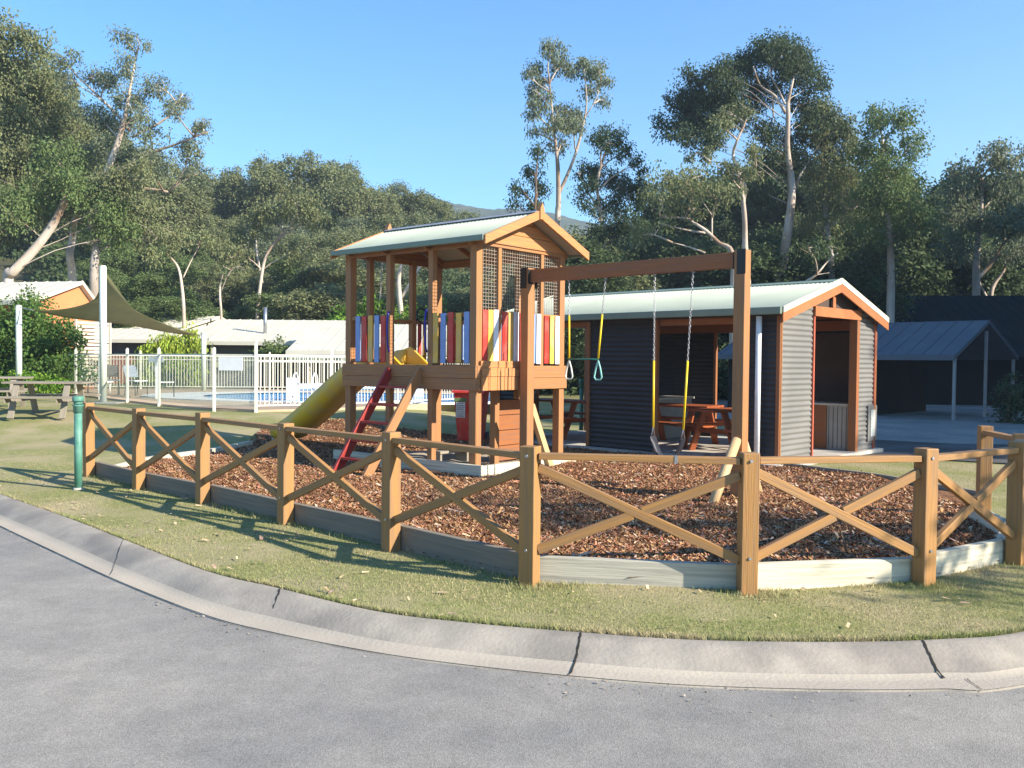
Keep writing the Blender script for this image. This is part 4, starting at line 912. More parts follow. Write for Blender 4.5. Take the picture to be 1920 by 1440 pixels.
hbx(hE,'base_wall',M['redwall'],(-.6,-.5,1.0,6.2,0,1.35)); hbx(hE,'verandah_post',M['creamwall'],(-.45,-.35,2.3,2.4,0,2.1),(-.45,-.35,4.1,4.2,0,2.1),(-.45,-.35,5.6,5.7,0,2.1))
# right-hand dark buildings
q=atd(1775,800,27.5); bz=-.48
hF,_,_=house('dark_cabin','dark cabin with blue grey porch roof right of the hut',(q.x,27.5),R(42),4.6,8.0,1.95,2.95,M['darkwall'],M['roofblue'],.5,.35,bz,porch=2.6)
for q_ in ((-.2,-.12,-.3,-.22,0,2.3),(2.26,2.34,-.3,-.22,0,3.2),(4.7,4.78,-.3,-.22,0,2.3)): hbx(hF,'porch_post',mat('porch_post_grey',(.3,.3,.3),None,3,.5),q_)
hbx(hF,'porch_slab',MATS['shade_dark_asphalt'],(-.4,4.2,-1.1,-.02,-.05,.1),(-1.0,-.02,-.3,8,-.05,.1))
hbx(hF,'window',M['windowglass'],(-.04,-.005,3.2,4.8,.9,1.8)); hbx(hF,'louvre_blind',mat('blind_grey',(.5,.5,.48),None,3,.5),*[(-.06,-.045,3.3,4.0,.95+k*.11,.985+k*.11) for k in range(8)])
hbx(hF,'door',M['stain_dark'],(-.04,-.005,5.4,6.1,0,2.0))
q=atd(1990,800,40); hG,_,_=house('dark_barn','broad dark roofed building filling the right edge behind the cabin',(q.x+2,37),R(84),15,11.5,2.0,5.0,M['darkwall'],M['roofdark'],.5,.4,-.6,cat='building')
 
q=atd(1660,640,31); 
# ------------------------------------------------------------------ vegetation
def unit(rng,n): v=rng.normal(size=(n,3)); return v/np.linalg.norm(v,axis=1)[:,None]
def leafcloud(clumps,rng,dens=1.0,per=60,rs=.5,ll=.16,lw=.05,droop=.6,shell=.45):
    """clumps rows: cx cy cz rx ry rz ; gives leaf diamonds"""
    SC=[]
    for c in clumps:
        rx,ry,rz=c[3:6]; area=4*math.pi*(((rx*ry)**1.6+(rx*rz)**1.6+(ry*rz)**1.6)/3)**(1/1.6)
        n=max(3,int(area*dens/(rs*rs*2.2))); d=unit(rng,n); r=(shell+(1-shell)*rng.uniform(0,1,n)**.6)*rng.uniform(.8,1.18,n)*np.where(rng.uniform(0,1,n)<.1,1.22,1)*(1+.16*np.sin(d[:,0]*5+c[0])*np.sin(d[:,2]*6+c[2]*2))
        SC.append(np.array(c[:3])+d*r[:,None]*np.array([rx,ry,rz]))
    SC=np.concatenate(SC); n=len(SC); size=rs*rng.uniform(.55,1.35,n)
    idx=np.repeat(np.arange(n),per); m=len(idx)
    off=np.clip(rng.normal(size=(m,3)),-1.9,1.9)*np.array([.5,.5,.4+.25*droop]); P=SC[idx]+off*size[idx][:,None]
    ax=unit(rng,m)*(1-droop)+np.array([0,0,-1])*droop+off*.35; ax/=np.linalg.norm(ax,axis=1)[:,None]
    s=np.cross(ax,unit(rng,m)); s/=np.linalg.norm(s,axis=1)[:,None]
    l_=ll*rng.uniform(.6,1.4,m)[:,None]; w2=lw*rng.uniform(.7,1.3,m)[:,None]
    v=np.stack([P,P+ax*l_*.45+s*w2,P+ax*l_,P+ax*l_*.45-s*w2],1).reshape(-1,3)
    return v,np.arange(m*4).reshape(m,4)
def limb(b,p0,p1,r0,r1,rnd,n=7,wob=.12,sides=7,sag=0):
    p0=Vector(p0); p1=Vector(p1); Ln=(p1-p0).length; pts=[]; wv=Vector((rnd.uniform(-1,1),rnd.uniform(-1,1),rnd.uniform(-.4,.4)))
    for k in range(n):
        t=k/(n-1); q=p0.lerp(p1,t)+wv*wob*Ln*math.sin(math.pi*t)*.6+Vector((rnd.uniform(-1,1),rnd.uniform(-1,1),0))*wob*.12*Ln*(0<k<n-1); q.z+=sag*math.sin(math.pi*t)*Ln; pts.append(q)
    b.tube(pts,[r0+(r1-r0)*(k/(n-1)) for k in range(n)],sides); return pts
def tree_custom(name,label,cat,D,trunks,clumps,leaf,bark,seed,dens=1,rs=.5,per=84,ll=.13,lw=.038,group=None,depth=.8,droop=.6,branches=True,back=0,br=1.0):
    """trunks: list of [(u,v,r),...] polylines on the image survey at distance D; clumps (u,v,ru,rv,[dD])"""
    rnd=random.Random(seed); rng=np.random.default_rng(seed); k=D/F
    C=[]
    for c in clumps:
        dd=(c[4] if len(c)>4 else rnd.uniform(-1,1)*1.2)+back
        p=atd(c[0],c[1],D); C.append((p.x,D+dd,p.z,c[2]*k,max(c[2],c[3])*k*depth,c[3]*k))
    t0=trunks[0][0]; bx=atd(t0[0],t0[1],D); base=Vector((bx.x,D,tz(bx.x,D)))
    t=thing(name,label,cat,tuple(base),0,group)
    b=MB(); nodes=[]
    for ti,tk in enumerate(trunks):
        pts=[]
        for (u,v,r) in tk: p=atd(u,v,D); pts.append((Vector((p.x,D+(rnd.uniform(-.3,.3) if len(pts) else 0)+(ti*.25),p.z)),r))
        if ti==0: pts=[(Vector((pts[0][0].x,pts[0][0].y,base.z-.3)),pts[0][1]*1.25)]+pts
        cc=catmull([p for p,_ in pts],4); rr_=np.interp(np.linspace(0,len(pts)-1,len(cc)),range(len(pts)),[r for _,r in pts]); b.tube(cc,list(rr_),10); nodes+=cc[len(cc)//3:]
    if branches:
        for c in C:
            cp_=Vector(c[:3]); nd=min(nodes,key=lambda q:(q-cp_).length+4*max(0,q.z-cp_.z+.55*math.hypot(q.x-cp_.x,q.y-cp_.y))); 
            pts=limb(b,nd,cp_,.045*br,.02*br,rnd,6,.16,5,sag=.06)
            for _ in range(5):
                e=cp_+Vector((rnd.uniform(-1,1)*c[3],rnd.uniform(-1,1)*c[4],rnd.uniform(-.8,.9)*c[5])); limb(b,pts[3] if rnd.random()<.5 else pts[5],e,.022*br,.006*br,rnd,4,.1,4)
    b.build('trunk',bark,t,True)
    v,f=leafcloud(C,rng,dens,per,rs,ll,lw,droop); v=v-np.array(base)
    npmesh('crown',v,f,leaf,t); return t
# prototype trees for the wood
def proto(seed,H,Wd,leaf,bark,dens,rs,per,ll,lw,droop,style):
    rnd=random.Random(seed); rng=np.random.default_rng(seed); b=MB(); C=[]
    if style=='gum':
        top=Vector((rnd.uniform(-.6,.6),rnd.uniform(-.6,.6),H*.8)); tk=limb(b,(0,0,-.4),top,.2,.05,rnd,9,.05,8)
        for k in range(13):
            t=rnd.uniform(.25,.97); nd=tk[int(t*8)]; a=k*2.4+rnd.uniform(-.4,.4); R1=Wd*(.25+.32*rnd.random())*(1.15-.5*abs(t-.6)); e=Vector((math.cos(a)*R1,math.sin(a)*R1,nd.z+H*rnd.uniform(.06,.2)))
            pts=limb(b,nd,e,.07,.02,rnd,6,.1,5); r=Wd*rnd.uniform(.17,.26); C.append((e.x,e.y,e.z,r,r,r*rnd.uniform(.8,1.2)))
        C.append((top.x,top.y,H*.88,Wd*.22,Wd*.22,Wd*.2)); C.append((0,0,H*.6,Wd*.28,Wd*.28,H*.17))
    elif style=='dense':
        tk=limb(b,(0,0,-.4),(0,0,H*.7),.22,.06,rnd,7,.04,8)
        for k in range(16):
            h=rnd.uniform(.2,.92); a=k*2.4; R1=Wd*.36*math.sqrt(max(.05,1-((h-.45)/.55)**2))*rnd.uniform(.5,1); r=Wd*rnd.uniform(.16,.25)
            e=Vector((math.cos(a)*R1,math.sin(a)*R1,h*H)); C.append((e.x,e.y,e.z,r,r,r*.85)); limb(b,tk[min(6,int(h*6))],e,.05,.015,rnd,5,.1,4)
    else: # tall slim
        tk=limb(b,(0,0,-.4),(rnd.uniform(-.3,.3),0,H*.9),.15,.03,rnd,9,.03,8)
        for k in range(11):
            h=.4+.57*k/10; a=k*2.4; R1=Wd*.28*rnd.uniform(.4,1)*(1.25-h); r=Wd*rnd.uniform(.14,.22)
            e=Vector((math.cos(a)*R1,math.sin(a)*R1,h*H)); C.append((e.x,e.y,e.z,r,r,r*1.1)); limb(b,tk[min(8,int(h*8))],e,.035,.01,rnd,5,.1,4)
    to=b.build('trunk',bark); v,f=leafcloud(C,rng,dens,per,rs,ll,lw,droop); co=npmesh('crown',v,f,leaf)
    col.objects.unlink(to); col.objects.unlink(co); return to,co,H
PR_=[proto(11,12,8,L['olive'],M['bark'],.95,.55,60,.22,.075,.5,'gum'),proto(12,12,8.5,L['olive'],M['barkgrey'],1.0,.55,60,.22,.075,.5,'gum'),proto(13,11,8,L['mid'],M['barkgrey'],1.05,.5,60,.2,.07,.3,'dense'),
     proto(14,12,7,L['grey'],M['bark'],.9,.55,60,.22,.07,.6,'gum'),proto(15,10,8,L['olive'],M['barkdark'],1.05,.5,60,.2,.08,.3,'dense'),proto(16,13,5.5,L['dark'],M['bark'],.9,.5,60,.2,.065,.6,'slim'),proto(17,11,8,L['dark'],M['barkdark'],1.05,.5,60,.2,.075,.4,'dense')]
PR_.append(proto(18,8,4.5,L['olive'],M['barkgrey'],.3,.35,50,.12,.035,.6,'slim'))
KN=['olive gum tree with pale trunk in the wood behind the pool','rounded olive gum tree in the wood behind the pool','mid green bushy tree low in the wood behind the pool','grey green gum tree in the wood behind the pool','dense dull olive tree in the wood behind the pool','slim dark gum in the stand behind the hut','dense dark tree in the stand behind the hut','slim gum']
def inst(k,x,y,H,rz,sx=1.0,label=None,group=None,name='forest_tree',cat='tree',zoff=0):
    to,co,h0=PR_[k]; s=H/h0
    t=bpy.data.objects.new(name,None); col.objects.link(t); t.location=(x,y,tz(x,y)-.1+zoff); t.rotation_euler=(0,0,rz); t.scale=(s*sx,s*sx,s); tag(t,label or KN[k],cat,group or KN[k])
    for o in (to,co): c=o.copy(); col.objects.link(c); c.parent=t
    return t
SKY=[(-200,60),(0,90),(60,120),(110,150),(180,200),(260,260),(330,300),(390,333),(440,352),(475,330),(560,300),(640,312),(700,345),(740,340),(790,368),(860,392),(905,398),(1000,430),(1050,440),(1100,390),(1200,325),(1300,300),(1420,300),(1540,290),(1600,290),(1740,335),(1790,300),(2000,285)]
def skyv(u): return float(np.interp(u,[p[0] for p in SKY],[p[1] for p in SKY]))
LM=[(-200,'above the round hedge'),(100,'above the orange house'),(170,'behind the shade sail'),(260,'above the sail and cabins'),(360,'above the cream cottage'),(440,'just right of the cream cottage'),(510,'above the cabin flue'),(570,'right of the cabin flue'),(650,'behind the left end of the playhouse'),(730,'behind the middle of the playhouse'),(800,'behind the playhouse roof'),(880,'behind the playhouse gable'),(960,'behind the left swing post'),(1060,'above the left hut roof end'),(1150,'above the trapeze chains'),(1250,'above the belt swing chains'),(1340,'behind the right swing post'),(1430,'behind the great white trunk'),(1520,'above the hut gable'),(1610,'just right of the hut gable'),(1700,'above the blue grey cabin roof'),(1790,'above the dark barn'),(1880,'at the right edge above the barn')]
RN={53:'in the second row',100:'on the crest',82:'high on the slope',68:'halfway up the slope',57:'low on the slope',51:'in the lowest row',60:'in the back row',50:'in the middle row',44:'in the front row'}
RNR={57:'in the rear row'}
KS=['olive gum','rounded olive gum','mid green bushy tree','grey green gum','dense dull olive tree','slim dark gum','dense dark tree','slim gum']
SEEN={}
def pair(lab,o):
    if lab in SEEN:
        a=SEEN[lab]
        if a['label']==lab: a['label']=lab+', left of two'
        o['label']=lab+', right of two'
    else: SEEN[lab]=o
def landmark(u): return [t for a,t in LM if u>=a][-1]
rnd=random.Random(5)
def row(D,u0,u1,du,vf,kinds,jit=4,hmin=4,sxr=(.85,1.15)):
    u=u0
    while u<u1:
        uu=u+rnd.uniform(-.3,.3)*du; Dd=D+rnd.uniform(-jit,jit); v=vf(uu)+rnd.uniform(0,26)
        p=atd(uu,v,Dd); g=tz(p.x,Dd); H=(p.z-g)
        kk=rnd.choice(kinds); rn=(RNR.get(D) if u0>1000 else None) or RN[D]
        if H>hmin: o_=inst(kk,p.x,Dd,H,rnd.uniform(0,6.28),rnd.uniform(*sxr)*min(1.5,max(.75,11/H)),label=KS[kk]+' '+rn+' '+landmark(uu),group='trees of the wood behind the hut' if u0>1000 else 'trees of the wood behind the pool'); pair(o_['label'],o_)
        u+=du
# left/centre hillside wood
row(100,-40,960,80,lambda u:skyv(u)-4,[0,1,3,4],6)
row(82,-60,930,88,lambda u:max(skyv(u)+50,375 if u>320 else 0)-(0 if u>320 else 20),[0,1,4,3],5)
row(68,-60,960,100,lambda u:max(skyv(u)+110,430),[1,0,2,3,4],4)
row(57,20,960,92,lambda u:max(skyv(u)+150,485)+rnd.uniform(-15,15),[2,4,1,2],3)
row(51,190,960,85,lambda u:535+rnd.uniform(-10,15),[2,2,4],2,2,(1.0,1.3))
# right wood
row(60,1040,2000,85,lambda u:skyv(u)+rnd.uniform(0,45),[5,6,6,1],4)
row(50,1080,1640,88,lambda u:max(skyv(u)+95,405)+rnd.uniform(0,40),[5,6,6,1],3)
row(44,1060,1640,80,lambda u:455+rnd.uniform(-15,25),[6,6,5],2,3,(1.0,1.3))
row(53,1540,1760,50,lambda u:315+rnd.uniform(-10,40),[6,1,5],2,3,(.9,1.2))
row(57,1180,1980,80,lambda u:skyv(u)+rnd.uniform(40,90),[6,5,6],2,3,(1.0,1.25))
# crest trees that shape the skyline
for (u,v,D,k,sx,lab) in ((500,300,92,1,1.0,'tall rounded gum on the skyline at the left end of the central crest'),(565,290,90,0,1.2,'highest broad gum on the central skyline crest'),(650,310,94,1,1.1,'broad gum on the skyline right of the highest crest tree'),(745,338,96,3,.9,'pointed grey green gum on the skyline left of the playhouse roof ridge'),(810,383,104,1,1.0,'small gum on the skyline above the playhouse roof')):
    p=atd(u,v,D); inst(k,p.x,D,p.z-tz(p.x,D),rnd.uniform(0,6),sx,label=lab,group='crest gums')
# individual big trees
tree_custom('gum_tree','large dense gum filling the top left corner','tree',46,[[(-30,520,.26),(0,430,.22),(60,370,.18),(60,260,.14),(40,150,.08)]],
 [(10,80,45,32),(70,100,42,32),(-30,130,60,50),(40,150,60,42),(110,165,38,30),(0,210,70,55),(80,215,55,45),(130,260,50,45),(40,290,75,50),(-20,340,70,55),(120,330,60,45),(60,380,70,40),(180,330,50,40),(150,400,60,40),(-30,430,60,45)],L['olive'],M['barkgrey'],31,dens=1.15,rs=.5,per=100,ll=.15,lw=.045)
tree_custom('gum_tree','open branching gum with white forked trunk reaching over the left skyline','tree',43,[[(136,530,.2),(135,480,.18),(130,450,.15),(150,400,.14),(200,330,.16),(235,240,.12),(250,160,.06),(262,95,.03)],[(200,330,.12),(270,290,.08),(330,270,.05),(390,245,.02)],[(235,240,.09),(190,190,.06),(140,140,.04)],[(235,250,.07),(300,210,.05),(330,165,.03)],[(190,345,.1),(250,345,.08),(300,352,.05)]],
 [(240,78,18,9),(272,92,16,14),(130,115,24,17),(160,130,22,18),(120,150,20,16),(195,145,26,18),(255,140,24,20),(290,160,26,18),(320,178,18,14),(240,180,30,18),(165,205,34,22),(215,225,34,22),(270,215,22,14),(340,215,22,14),(370,232,18,12),(392,240,8,9),(300,255,26,18),(345,275,28,22),(240,290,40,22),(180,270,36,22),(360,315,26,20),(300,310,40,22),(230,350,50,22)],L['grey'],M['bark'],32,dens=.75,rs=.34,per=70,ll=.12,lw=.034,depth=.9)
tree_custom('gum_tree','leaning gum with thick pale slanting trunk at far left','tree',40,[[(15,530,.22),(28,512,.21),(60,470,.2),(95,425,.18),(120,380,.15),(130,330,.09)]],[(130,350,55,32),(60,360,50,35),(180,390,45,28),(20,400,45,35),(100,300,50,35),(150,420,30,18),(210,440,40,30)],L['mid'],M['bark'],33,dens=.9,rs=.45,per=90,ll=.13,lw=.04,br=.5)
tree_custom('gum_tree','gum with straight thick trunk right behind the shade sail peak','tree',41,[[(176,520,.2),(174,460,.18),(170,410,.15),(186,380,.12),(210,330,.08)]],[(200,350,50,30),(150,370,40,25),(250,390,45,30),(190,420,26,14),(280,440,45,35),(260,330,40,25)],L['olive'],M['barkgrey'],34,dens=.8,rs=.45,per=90,ll=.13,lw=.04)
tree_custom('gum_tree','pale forked gum trunk showing in the middle of the wood left of the playhouse','tree',50,[[(482,600,.1),(490,520,.09),(500,480,.08),(520,450,.07),(545,425,.05),(560,400,.03)],[(490,530,.06),(478,470,.055),(476,440,.03)]],[(560,385,40,26),(500,400,34,22),(460,430,34,22),(600,410,34,22),(450,480,30,22),(560,470,30,22)],L['olive'],M['bark'],61,dens=.8,rs=.45,per=84,ll=.15,lw=.045)
tree_custom('gum_tree','white forked trunks of a gum seen through the playhouse openings','tree',46,[[(752,600,.14),(750,560,.13),(748,520,.11),(756,480,.06)],[(750,560,.1),(775,520,.09),(790,490,.06),(800,460,.03)],[(700,600,.05),(708,560,.045),(712,480,.02)]],[(750,450,50,24),(810,440,40,24),(700,470,34,20)],L['grey'],M['bark'],62,dens=.7,rs=.42,per=84,ll=.14,lw=.04)
tree_custom('gum_tree','thin bare pale trunk standing above the cream cottage roof','tree',48,[[(415,600,.07),(414,560,.06),(410,535,.05),(418,515,.02)],[(412,545,.03),(425,520,.012)]],[(440,500,26,14)],L['olive'],M['bark'],63,dens=.3,rs=.4,per=40,ll=.15,lw=.045)
tree_custom('gum_tree','crooked pale dead limbs in the wood above the sail pole','tree',45,[[(345,600,.09),(342,540,.08),(330,500,.06),(318,478,.04),(308,470,.015)],[(340,520,.04),(352,490,.03),(362,470,.012)]],[(330,440,34,20),(370,450,30,18)],L['olive'],M['bark'],64,dens=.6,rs=.42,per=70,ll=.14,lw=.04)
tree_custom('gum_tree','slim pale trunk at right of the hut roof among dark trees','tree',45,[[(1628,600,.08),(1622,540,.07),(1615,500,.06),(1618,460,.03)],[(1622,540,.04),(1640,515,.02)],[(1660,600,.05),(1658,500,.04),(1655,440,.02)]],[(1620,450,36,20),(1660,430,30,20)],L['dark'],M['bark'],65,dens=.7,rs=.42,per=70,ll=.14,lw=.04)
tree_custom('gum_tree','bright sunlit forked trunk above the dark barn roof','tree',52,[[(1858,600,.14),(1855,555,.13),(1865,530,.11),(1880,508,.07),(1888,490,.03)],[(1856,560,.08),(1842,530,.05),(1838,500,.03)]],[(1880,470,44,22),(1830,480,40,20)],L['grey'],M['bark'],66,dens=.7,rs=.45,per=70,ll=.15,lw=.045)
tree_custom('gum_tree','slim leaning pale branch tree just left of the great trunk','tree',39,[[(1500,600,.09),(1505,540,.07),(1530,515,.05),(1555,490,.03),(1570,475,.015)],[(1530,515,.03),(1560,510,.012)]],[(1500,470,30,18),(1560,455,30,18)],L['dark'],M['bark'],67,dens=.5,rs=.4,per=60,ll=.13,lw=.038)
# sparse gum centre
tree_custom('gum_tree','tall sparse gum standing alone above the playhouse roof','tree',44,[[(1045,430,.14),(1047,380,.13),(1045,310,.10),(1040,250,.06),(1030,160,.035)],[(1047,365,.09),(1075,300,.075),(1092,240,.06),(1100,190,.04),(1095,130,.025)],[(1092,225,.04),(1120,180,.02),(1130,140,.01)]],
 [(1035,95,22,18),(1050,115,26,16),(1000,125,16,14),(1010,150,22,16),(990,145,10,10),(1095,115,24,20),(1122,128,20,18),(1140,148,12,12),(1110,160,16,14),(1130,175,12,10),(1015,190,22,18),(1000,215,14,16),(1050,205,24,16),(1060,230,20,16),(1075,215,20,18),(1035,240,22,14),(1050,262,18,12),(1075,250,16,12),(1005,245,10,8)],L['grey'],M['bark'],35,dens=.8,rs=.30,per=60,ll=.13,lw=.034,depth=.9,droop=.75)
tree_custom('gum_tree','small dark sapling left of the tall sparse gum','tree',43,[[(1003,430,.05),(1005,340,.04),(1008,290,.02)]],[(1010,285,14,16),(1000,310,20,15),(975,345,18,14),(1010,345,18,18),(968,378,14,12),(1000,378,22,14)],L['deep'],M['barkdark'],36,dens=.75,rs=.30,per=56,ll=.13,lw=.036,droop=.7)
tree_custom('gum_tree','dark crowned gum right of the tall sparse gum','tree',44,[[(1135,520,.12),(1130,420,.1),(1120,340,.07),(1145,260,.04)],[(1130,400,.06),(1100,350,.04),(1085,320,.02)]],[(1145,250,28,18),(1125,275,24,18),(1165,285,24,18),(1100,310,22,18),(1140,320,32,20),(1110,350,22,16),(1170,340,26,20),(1195,310,18,16),(1085,370,12,12),(1105,395,16,12),(1150,380,34,24),(1200,360,28,24),(1180,420,30,24),(1130,430,30,22)],L['deep'],M['bark'],37,dens=.85,rs=.3,per=60,ll=.12,lw=.034,droop=.65)
# the great gum behind the hut
tree_custom('gum_tree','biggest gum behind the hut with tall white forked trunk and round crown','tree',42,[[(1462,540,.26),(1470,470,.23),(1480,400,.19),(1484,345,.16),(1478,280,.12),(1475,215,.1),(1477,190,.09),(1482,165,.06),(1490,145,.03)],[(1476,210,.08),(1455,180,.07),(1430,155,.05),(1412,125,.03)],[(1478,190,.06),(1468,160,.04),(1450,135,.02)],[(1484,410,.12),(1500,360,.1),(1510,325,.07),(1523,305,.03)],[(1462,210,.04),(1456,170,.04),(1450,140,.02)]],
 [(1400,100,32,22),(1430,85,30,22),(1500,80,26,22),(1470,100,30,24),(1530,100,24,24),(1385,130,30,24),(1430,130,26,18),(1500,130,34,26),(1545,145,22,24),(1350,130,30,20),(1310,130,28,20),(1295,165,34,24),(1340,175,38,26),(1270,205,26,20),(1310,220,34,22),(1375,190,26,16),(1520,175,30,20),(1555,190,24,20),(1290,250,24,16),(1590,215,22,22),(1330,260,30,20),(1450,75,26,20),(1480,62,22,14),(1525,75,20,18),(1420,165,34,20),(1460,150,34,22),(1365,160,34,26),(1390,215,26,16),(1540,215,34,22),(1510,240,34,22),(1570,250,30,24),(1430,240,30,18),(1320,180,40,26),(1340,215,32,22),(1440,290,34,24),(1500,290,36,26),(1440,350,36,28)],L['darkgum'],M['bark'],38,dens=1.2,rs=.4,per=84,ll=.13,lw=.038,depth=.75,back=1.3,br=.4)
tree_custom('gum_tree','middle height gum with crown right of the great white trunk','tree',44,[[(1560,540,.16),(1550,430,.13),(1545,330,.09),(1540,250,.05)]],[(1540,220,32,20),(1575,240,30,22),(1520,260,34,22),(1560,285,40,24),(1595,270,22,26),(1530,320,34,22),(1580,330,34,24),(1550,365,44,24),(1600,390,40,30),(1540,420,50,26)],L['olive'],M['barkgrey'],39,dens=.85,rs=.42,per=84,ll=.13,lw=.038)
tree_custom('gum_tree','slender white trunked gum rising behind the right swing post','tree',37,[[(1402,560,.15),(1400,470,.12),(1395,400,.10),(1382,330,.08),(1377,290,.06),(1380,265,.05),(1398,230,.035),(1400,210,.02)],[(1378,325,.05),(1360,305,.03),(1337,298,.012)],[(1398,395,.06),(1402,350,.045),(1400,330,.03),(1420,312,.015)]],
 [(1400,205,20,14),(1370,200,18,13),(1385,330,24,16),(1345,240,22,16),(1320,275,26,16),(1420,320,18,12),(1350,330,26,16),(1410,285,22,15)],L['olive'],M['bark'],40,dens=.6,rs=.3,per=60,ll=.12,lw=.034)
tree_custom('gum_tree','low spreading gum with bare white limbs left of the right swing post','tree',36,[[(1375,560,.14),(1372,475,.1),(1350,455,.08),(1325,433,.07),(1300,415,.05),(1285,408,.04),(1240,406,.02)],[(1325,435,.05),(1290,430,.04),(1235,418,.015)],[(1340,448,.04),(1338,410,.03),(1342,400,.025),(1320,375,.01)],[(1330,470,.04),(1300,458,.03),(1268,450,.012)]],
 [(1240,380,34,20),(1290,360,34,20),(1345,370,36,20),(1220,430,28,20),(1300,390,24,12),(1250,330,36,22),(1310,330,34,20)],L['olive'],M['bark'],41,dens=.62,rs=.36,per=64,ll=.13,lw=.036)
tree_custom('gum_tree','tall rounded gum at right with pointed green top','tree',41,[[(1670,560,.18),(1665,450,.14),(1660,350,.1),(1655,260,.05)]],[(1655,212,28,18),(1680,235,28,20),(1635,245,26,20),(1700,275,26,24),(1660,275,34,24),(1620,290,26,24),(1695,320,32,24),(1640,330,36,26),(1715,355,20,24),(1670,375,44,26),(1620,370,30,24),(1650,430,50,30),(1710,420,34,30)],L['mid'],M['bark'],42,dens=.95,rs=.42,per=84,ll=.13,lw=.038)
tree_custom('gum_tree','hazy grey gum filling the right edge of the skyline','tree',46,[[(1830,560,.2),(1835,480,.16),(1840,400,.1),(1845,330,.05)],[(1840,520,.1),(1865,490,.09),(1880,460,.04)]],[(1850,300,34,22),(1890,290,34,22),(1925,300,30,24),(1810,320,30,22),(1840,350,42,26),(1900,350,44,28),(1790,360,30,24),(1800,410,44,28),(1860,420,50,30),(1930,400,44,34),(1780,460,34,28)],L['grey'],M['bark'],43,dens=.8,rs=.42,per=50,ll=.17,lw=.052)
# hedge, shrubs
def bush(name,label,cat,base,clumps,leaf,seed,dens=1.2,rs=.28,per=60,ll=.09,lw=.035,droop=.1,stems=6,group=None):
    rnd_=random.Random(seed); rng_=np.random.default_rng(seed); t=thing(name,label,cat,tuple(base),0,group); b=MB()
    C=[(base[0]+c[0],base[1]+c[1],base[2]+c[2],*c[3:6]) for c in clumps]
    for c in C:
        for _ in range(max(1,stems//len(C)+1)): limb(b,(base[0]+rnd_.uniform(-.15,.15),base[1]+rnd_.uniform(-.1,.1),base[2]-.1),(c[0]+rnd_.uniform(-.4,.4)*c[3],c[1]+rnd_.uniform(-.4,.4)*c[4],c[2]+c[5]*.4),.03,.008,rnd_,5,.1,5)
    b.build('stems',M['barkdark'],t,True); v,f=leafcloud(C,rng_,dens,per,rs,ll,lw,droop,.5); npmesh('foliage',v-np.array(base),f,leaf,t); return t
q=atd(50,700,26.8); z=tz(q.x,27); bush('hedge','big round green hedge behind the short sail pole','hedge',(q.x,27.2,z),[(-.2,0,2.0,1.25,1.2,1.0),(-.9,.2,1.3,1.2,1.2,1.2),(.5,0,1.3,1.0,1.1,1.0),(-1.8,0,1.5,1.0,1.0,1.3),(.1,.2,.8,1.3,1.2,.8)],leafmat('hedge_leaf',(.11,.195,.045)),51,1.5)
q=atd(62,715,25.6); z=tz(q.x,25.6); bush('shrub','low bright yellow green shrub in front of the round hedge','shrub',(q.x,25.5,z),[(-.5,0,.35,.8,.5,.35),(.3,0,.35,.8,.5,.33)],L['bright'],52,1.4,.2,50,.07,.03)
q=atd(318,700,36); z=tz(q.x,36); bush('weeping_shrub','lime green weeping shrub beside the red based cabin','shrub',(q.x,36,z),[(-.8,0,1.1,.6,.6,.75),(0,0,1.25,.7,.6,.95),(.75,0,1.4,.6,.6,.9),(.2,-.2,.7,1.2,.6,.7)],L['lime'],53,1.1,.25,60,.16,.03,.9)
q=atd(550,660,34.5); z=tz(q.x,34.5); bush('shrub','dark leafy shrub at the end of the long cabin','shrub',(q.x,34.7,z),[(-.5,0,1.1,.7,.6,.7),(.4,0,1.0,.7,.6,.6),(-1.0,0,1.3,.3,.3,.3)],L['mid'],54,1.2,.24,50,.09,.04)
for (u,v,D,s,lab) in ((700,560,46,1.3,'bright green bushy tree seen through left playhouse opening'),(780,565,47,1.5,'bright green bushy tree seen through middle playhouse opening'),(650,590,44,1.0,'bright green bush behind the pale cabin roof')):
    p=atd(u,v,D); g_=tz(p.x,D); h=p.z-g_; bush('tree_bush',lab,'bush',(p.x,D,g_),[(0,0,h*.6,1.5*s,1.3,h*.4),(-1.2*s,.3,h*.45,1.1*s,1.2,h*.35),(1.2*s,.2,h*.45,1.1*s,1.2,h*.35)],L['bright'],int(u),1.0,.35,50,.14,.055)
q=atd(1915,700,25.5); bush('shrub','dark shrub beside the blue grey wall at right edge','shrub',(q.x,26.2,tz(q.x,26.2)),[(.1,0,1.2,.32,.35,.5),(.15,0,.6,.38,.4,.45)],L['deep'],57,1.2,.24,50,.09,.04)
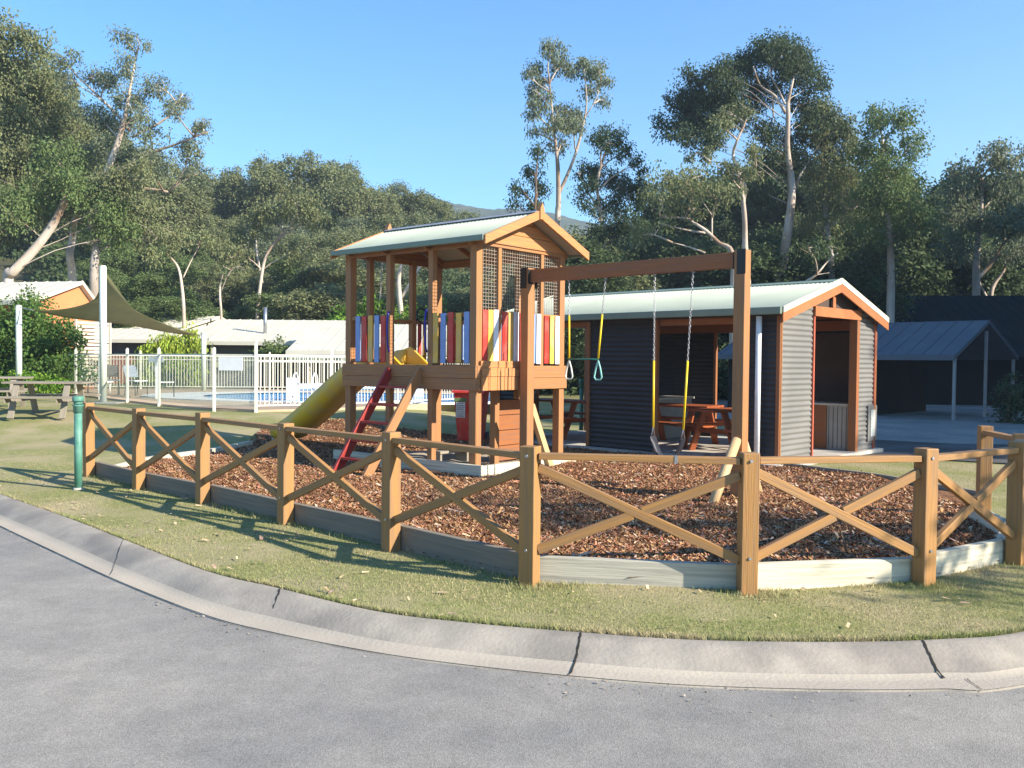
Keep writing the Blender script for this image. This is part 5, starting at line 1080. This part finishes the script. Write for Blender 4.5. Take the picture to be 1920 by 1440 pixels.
# undergrowth mass behind buildings
rng=np.random.default_rng(9); C=[]
for k in range(700):
    a=rng.uniform(-34,34)*math.pi/180; r=rng.uniform(48,100) if k<420 else (rng.uniform(48,56) if a<.03 else rng.uniform(42,60))
    if (a>.3 and r<60) or (-.46<a<-.28 and r<58): continue
    x,y=math.sin(a)*r,math.cos(a)*r; s=rng.uniform(.8,1.9)*(1+max(0,r-60)/60); C.append((x,y,tz(x,y)+s*.5,s*1.3,s*1.2,s*.9))
v,f=leafcloud(C,rng,.4,30,.6,.27,.1,.2,.5); o=npmesh('undergrowth',v,f,L['dark']); o['kind']='stuff'
inst(7,12.6,3.4,7.5,1.0,1.3,label='slim young gum beside the road right of the frame')
# trees standing outside the frame to the right: they shade the yard and dapple the mulch
for (x,y,H,k,sx,lab) in ((31,15.5,17,6,1.2,'dense tree right of the frame nearest the dark barn'),(36,19,18,6,1.3,'tall dense tree right of the frame behind the yard'),(38,9.5,19,4,1.2,'dense tree right of the frame beyond the road'),(29,22.5,14,6,1.1,'rounded dense tree at the far right of the yard'),(44,30,20,6,1.4,'tall dense tree right of the frame behind the dark barn'),(38,33,17,4,1.4,'broad dense tree right of the frame against the dark barn'),(52,27,22,6,1.4,'tallest dense tree right of the frame'),(24.5,23.2,12,6,1.3,'dense tree right of the frame closest to the blue grey cabin'),(45,14,20,6,1.3,'far dense tree right of the frame')):
    inst(k,x,y,H,x,sx,label=lab,group='shade trees outside the frame')

# ------------------------------------------------------------------ air
me=bpy.data.meshes.new('haze'); hv=[(x,y,z) for x in(-560,560) for y in(-60,560) for z in(-6,140)]
me.from_pydata(hv,[],[(0,1,3,2),(4,6,7,5),(0,4,5,1),(2,3,7,6),(0,2,6,4),(1,5,7,3)]); ho=bpy.data.objects.new('haze',me); col.objects.link(ho); ho['kind']='stuff'
hmt=bpy.data.materials.new('air'); hmt.use_nodes=True; n=hmt.node_tree.nodes; n.remove(n['Principled BSDF']); pv=n.new('ShaderNodeVolumePrincipled'); pv.inputs['Density'].default_value=.0007; pv.inputs['Color'].default_value=(.72,.85,1,1); pv.inputs['Anisotropy'].default_value=.2
hmt.node_tree.links.new(pv.outputs[0],n['Material Output'].inputs['Volume']); me.materials.append(hmt)
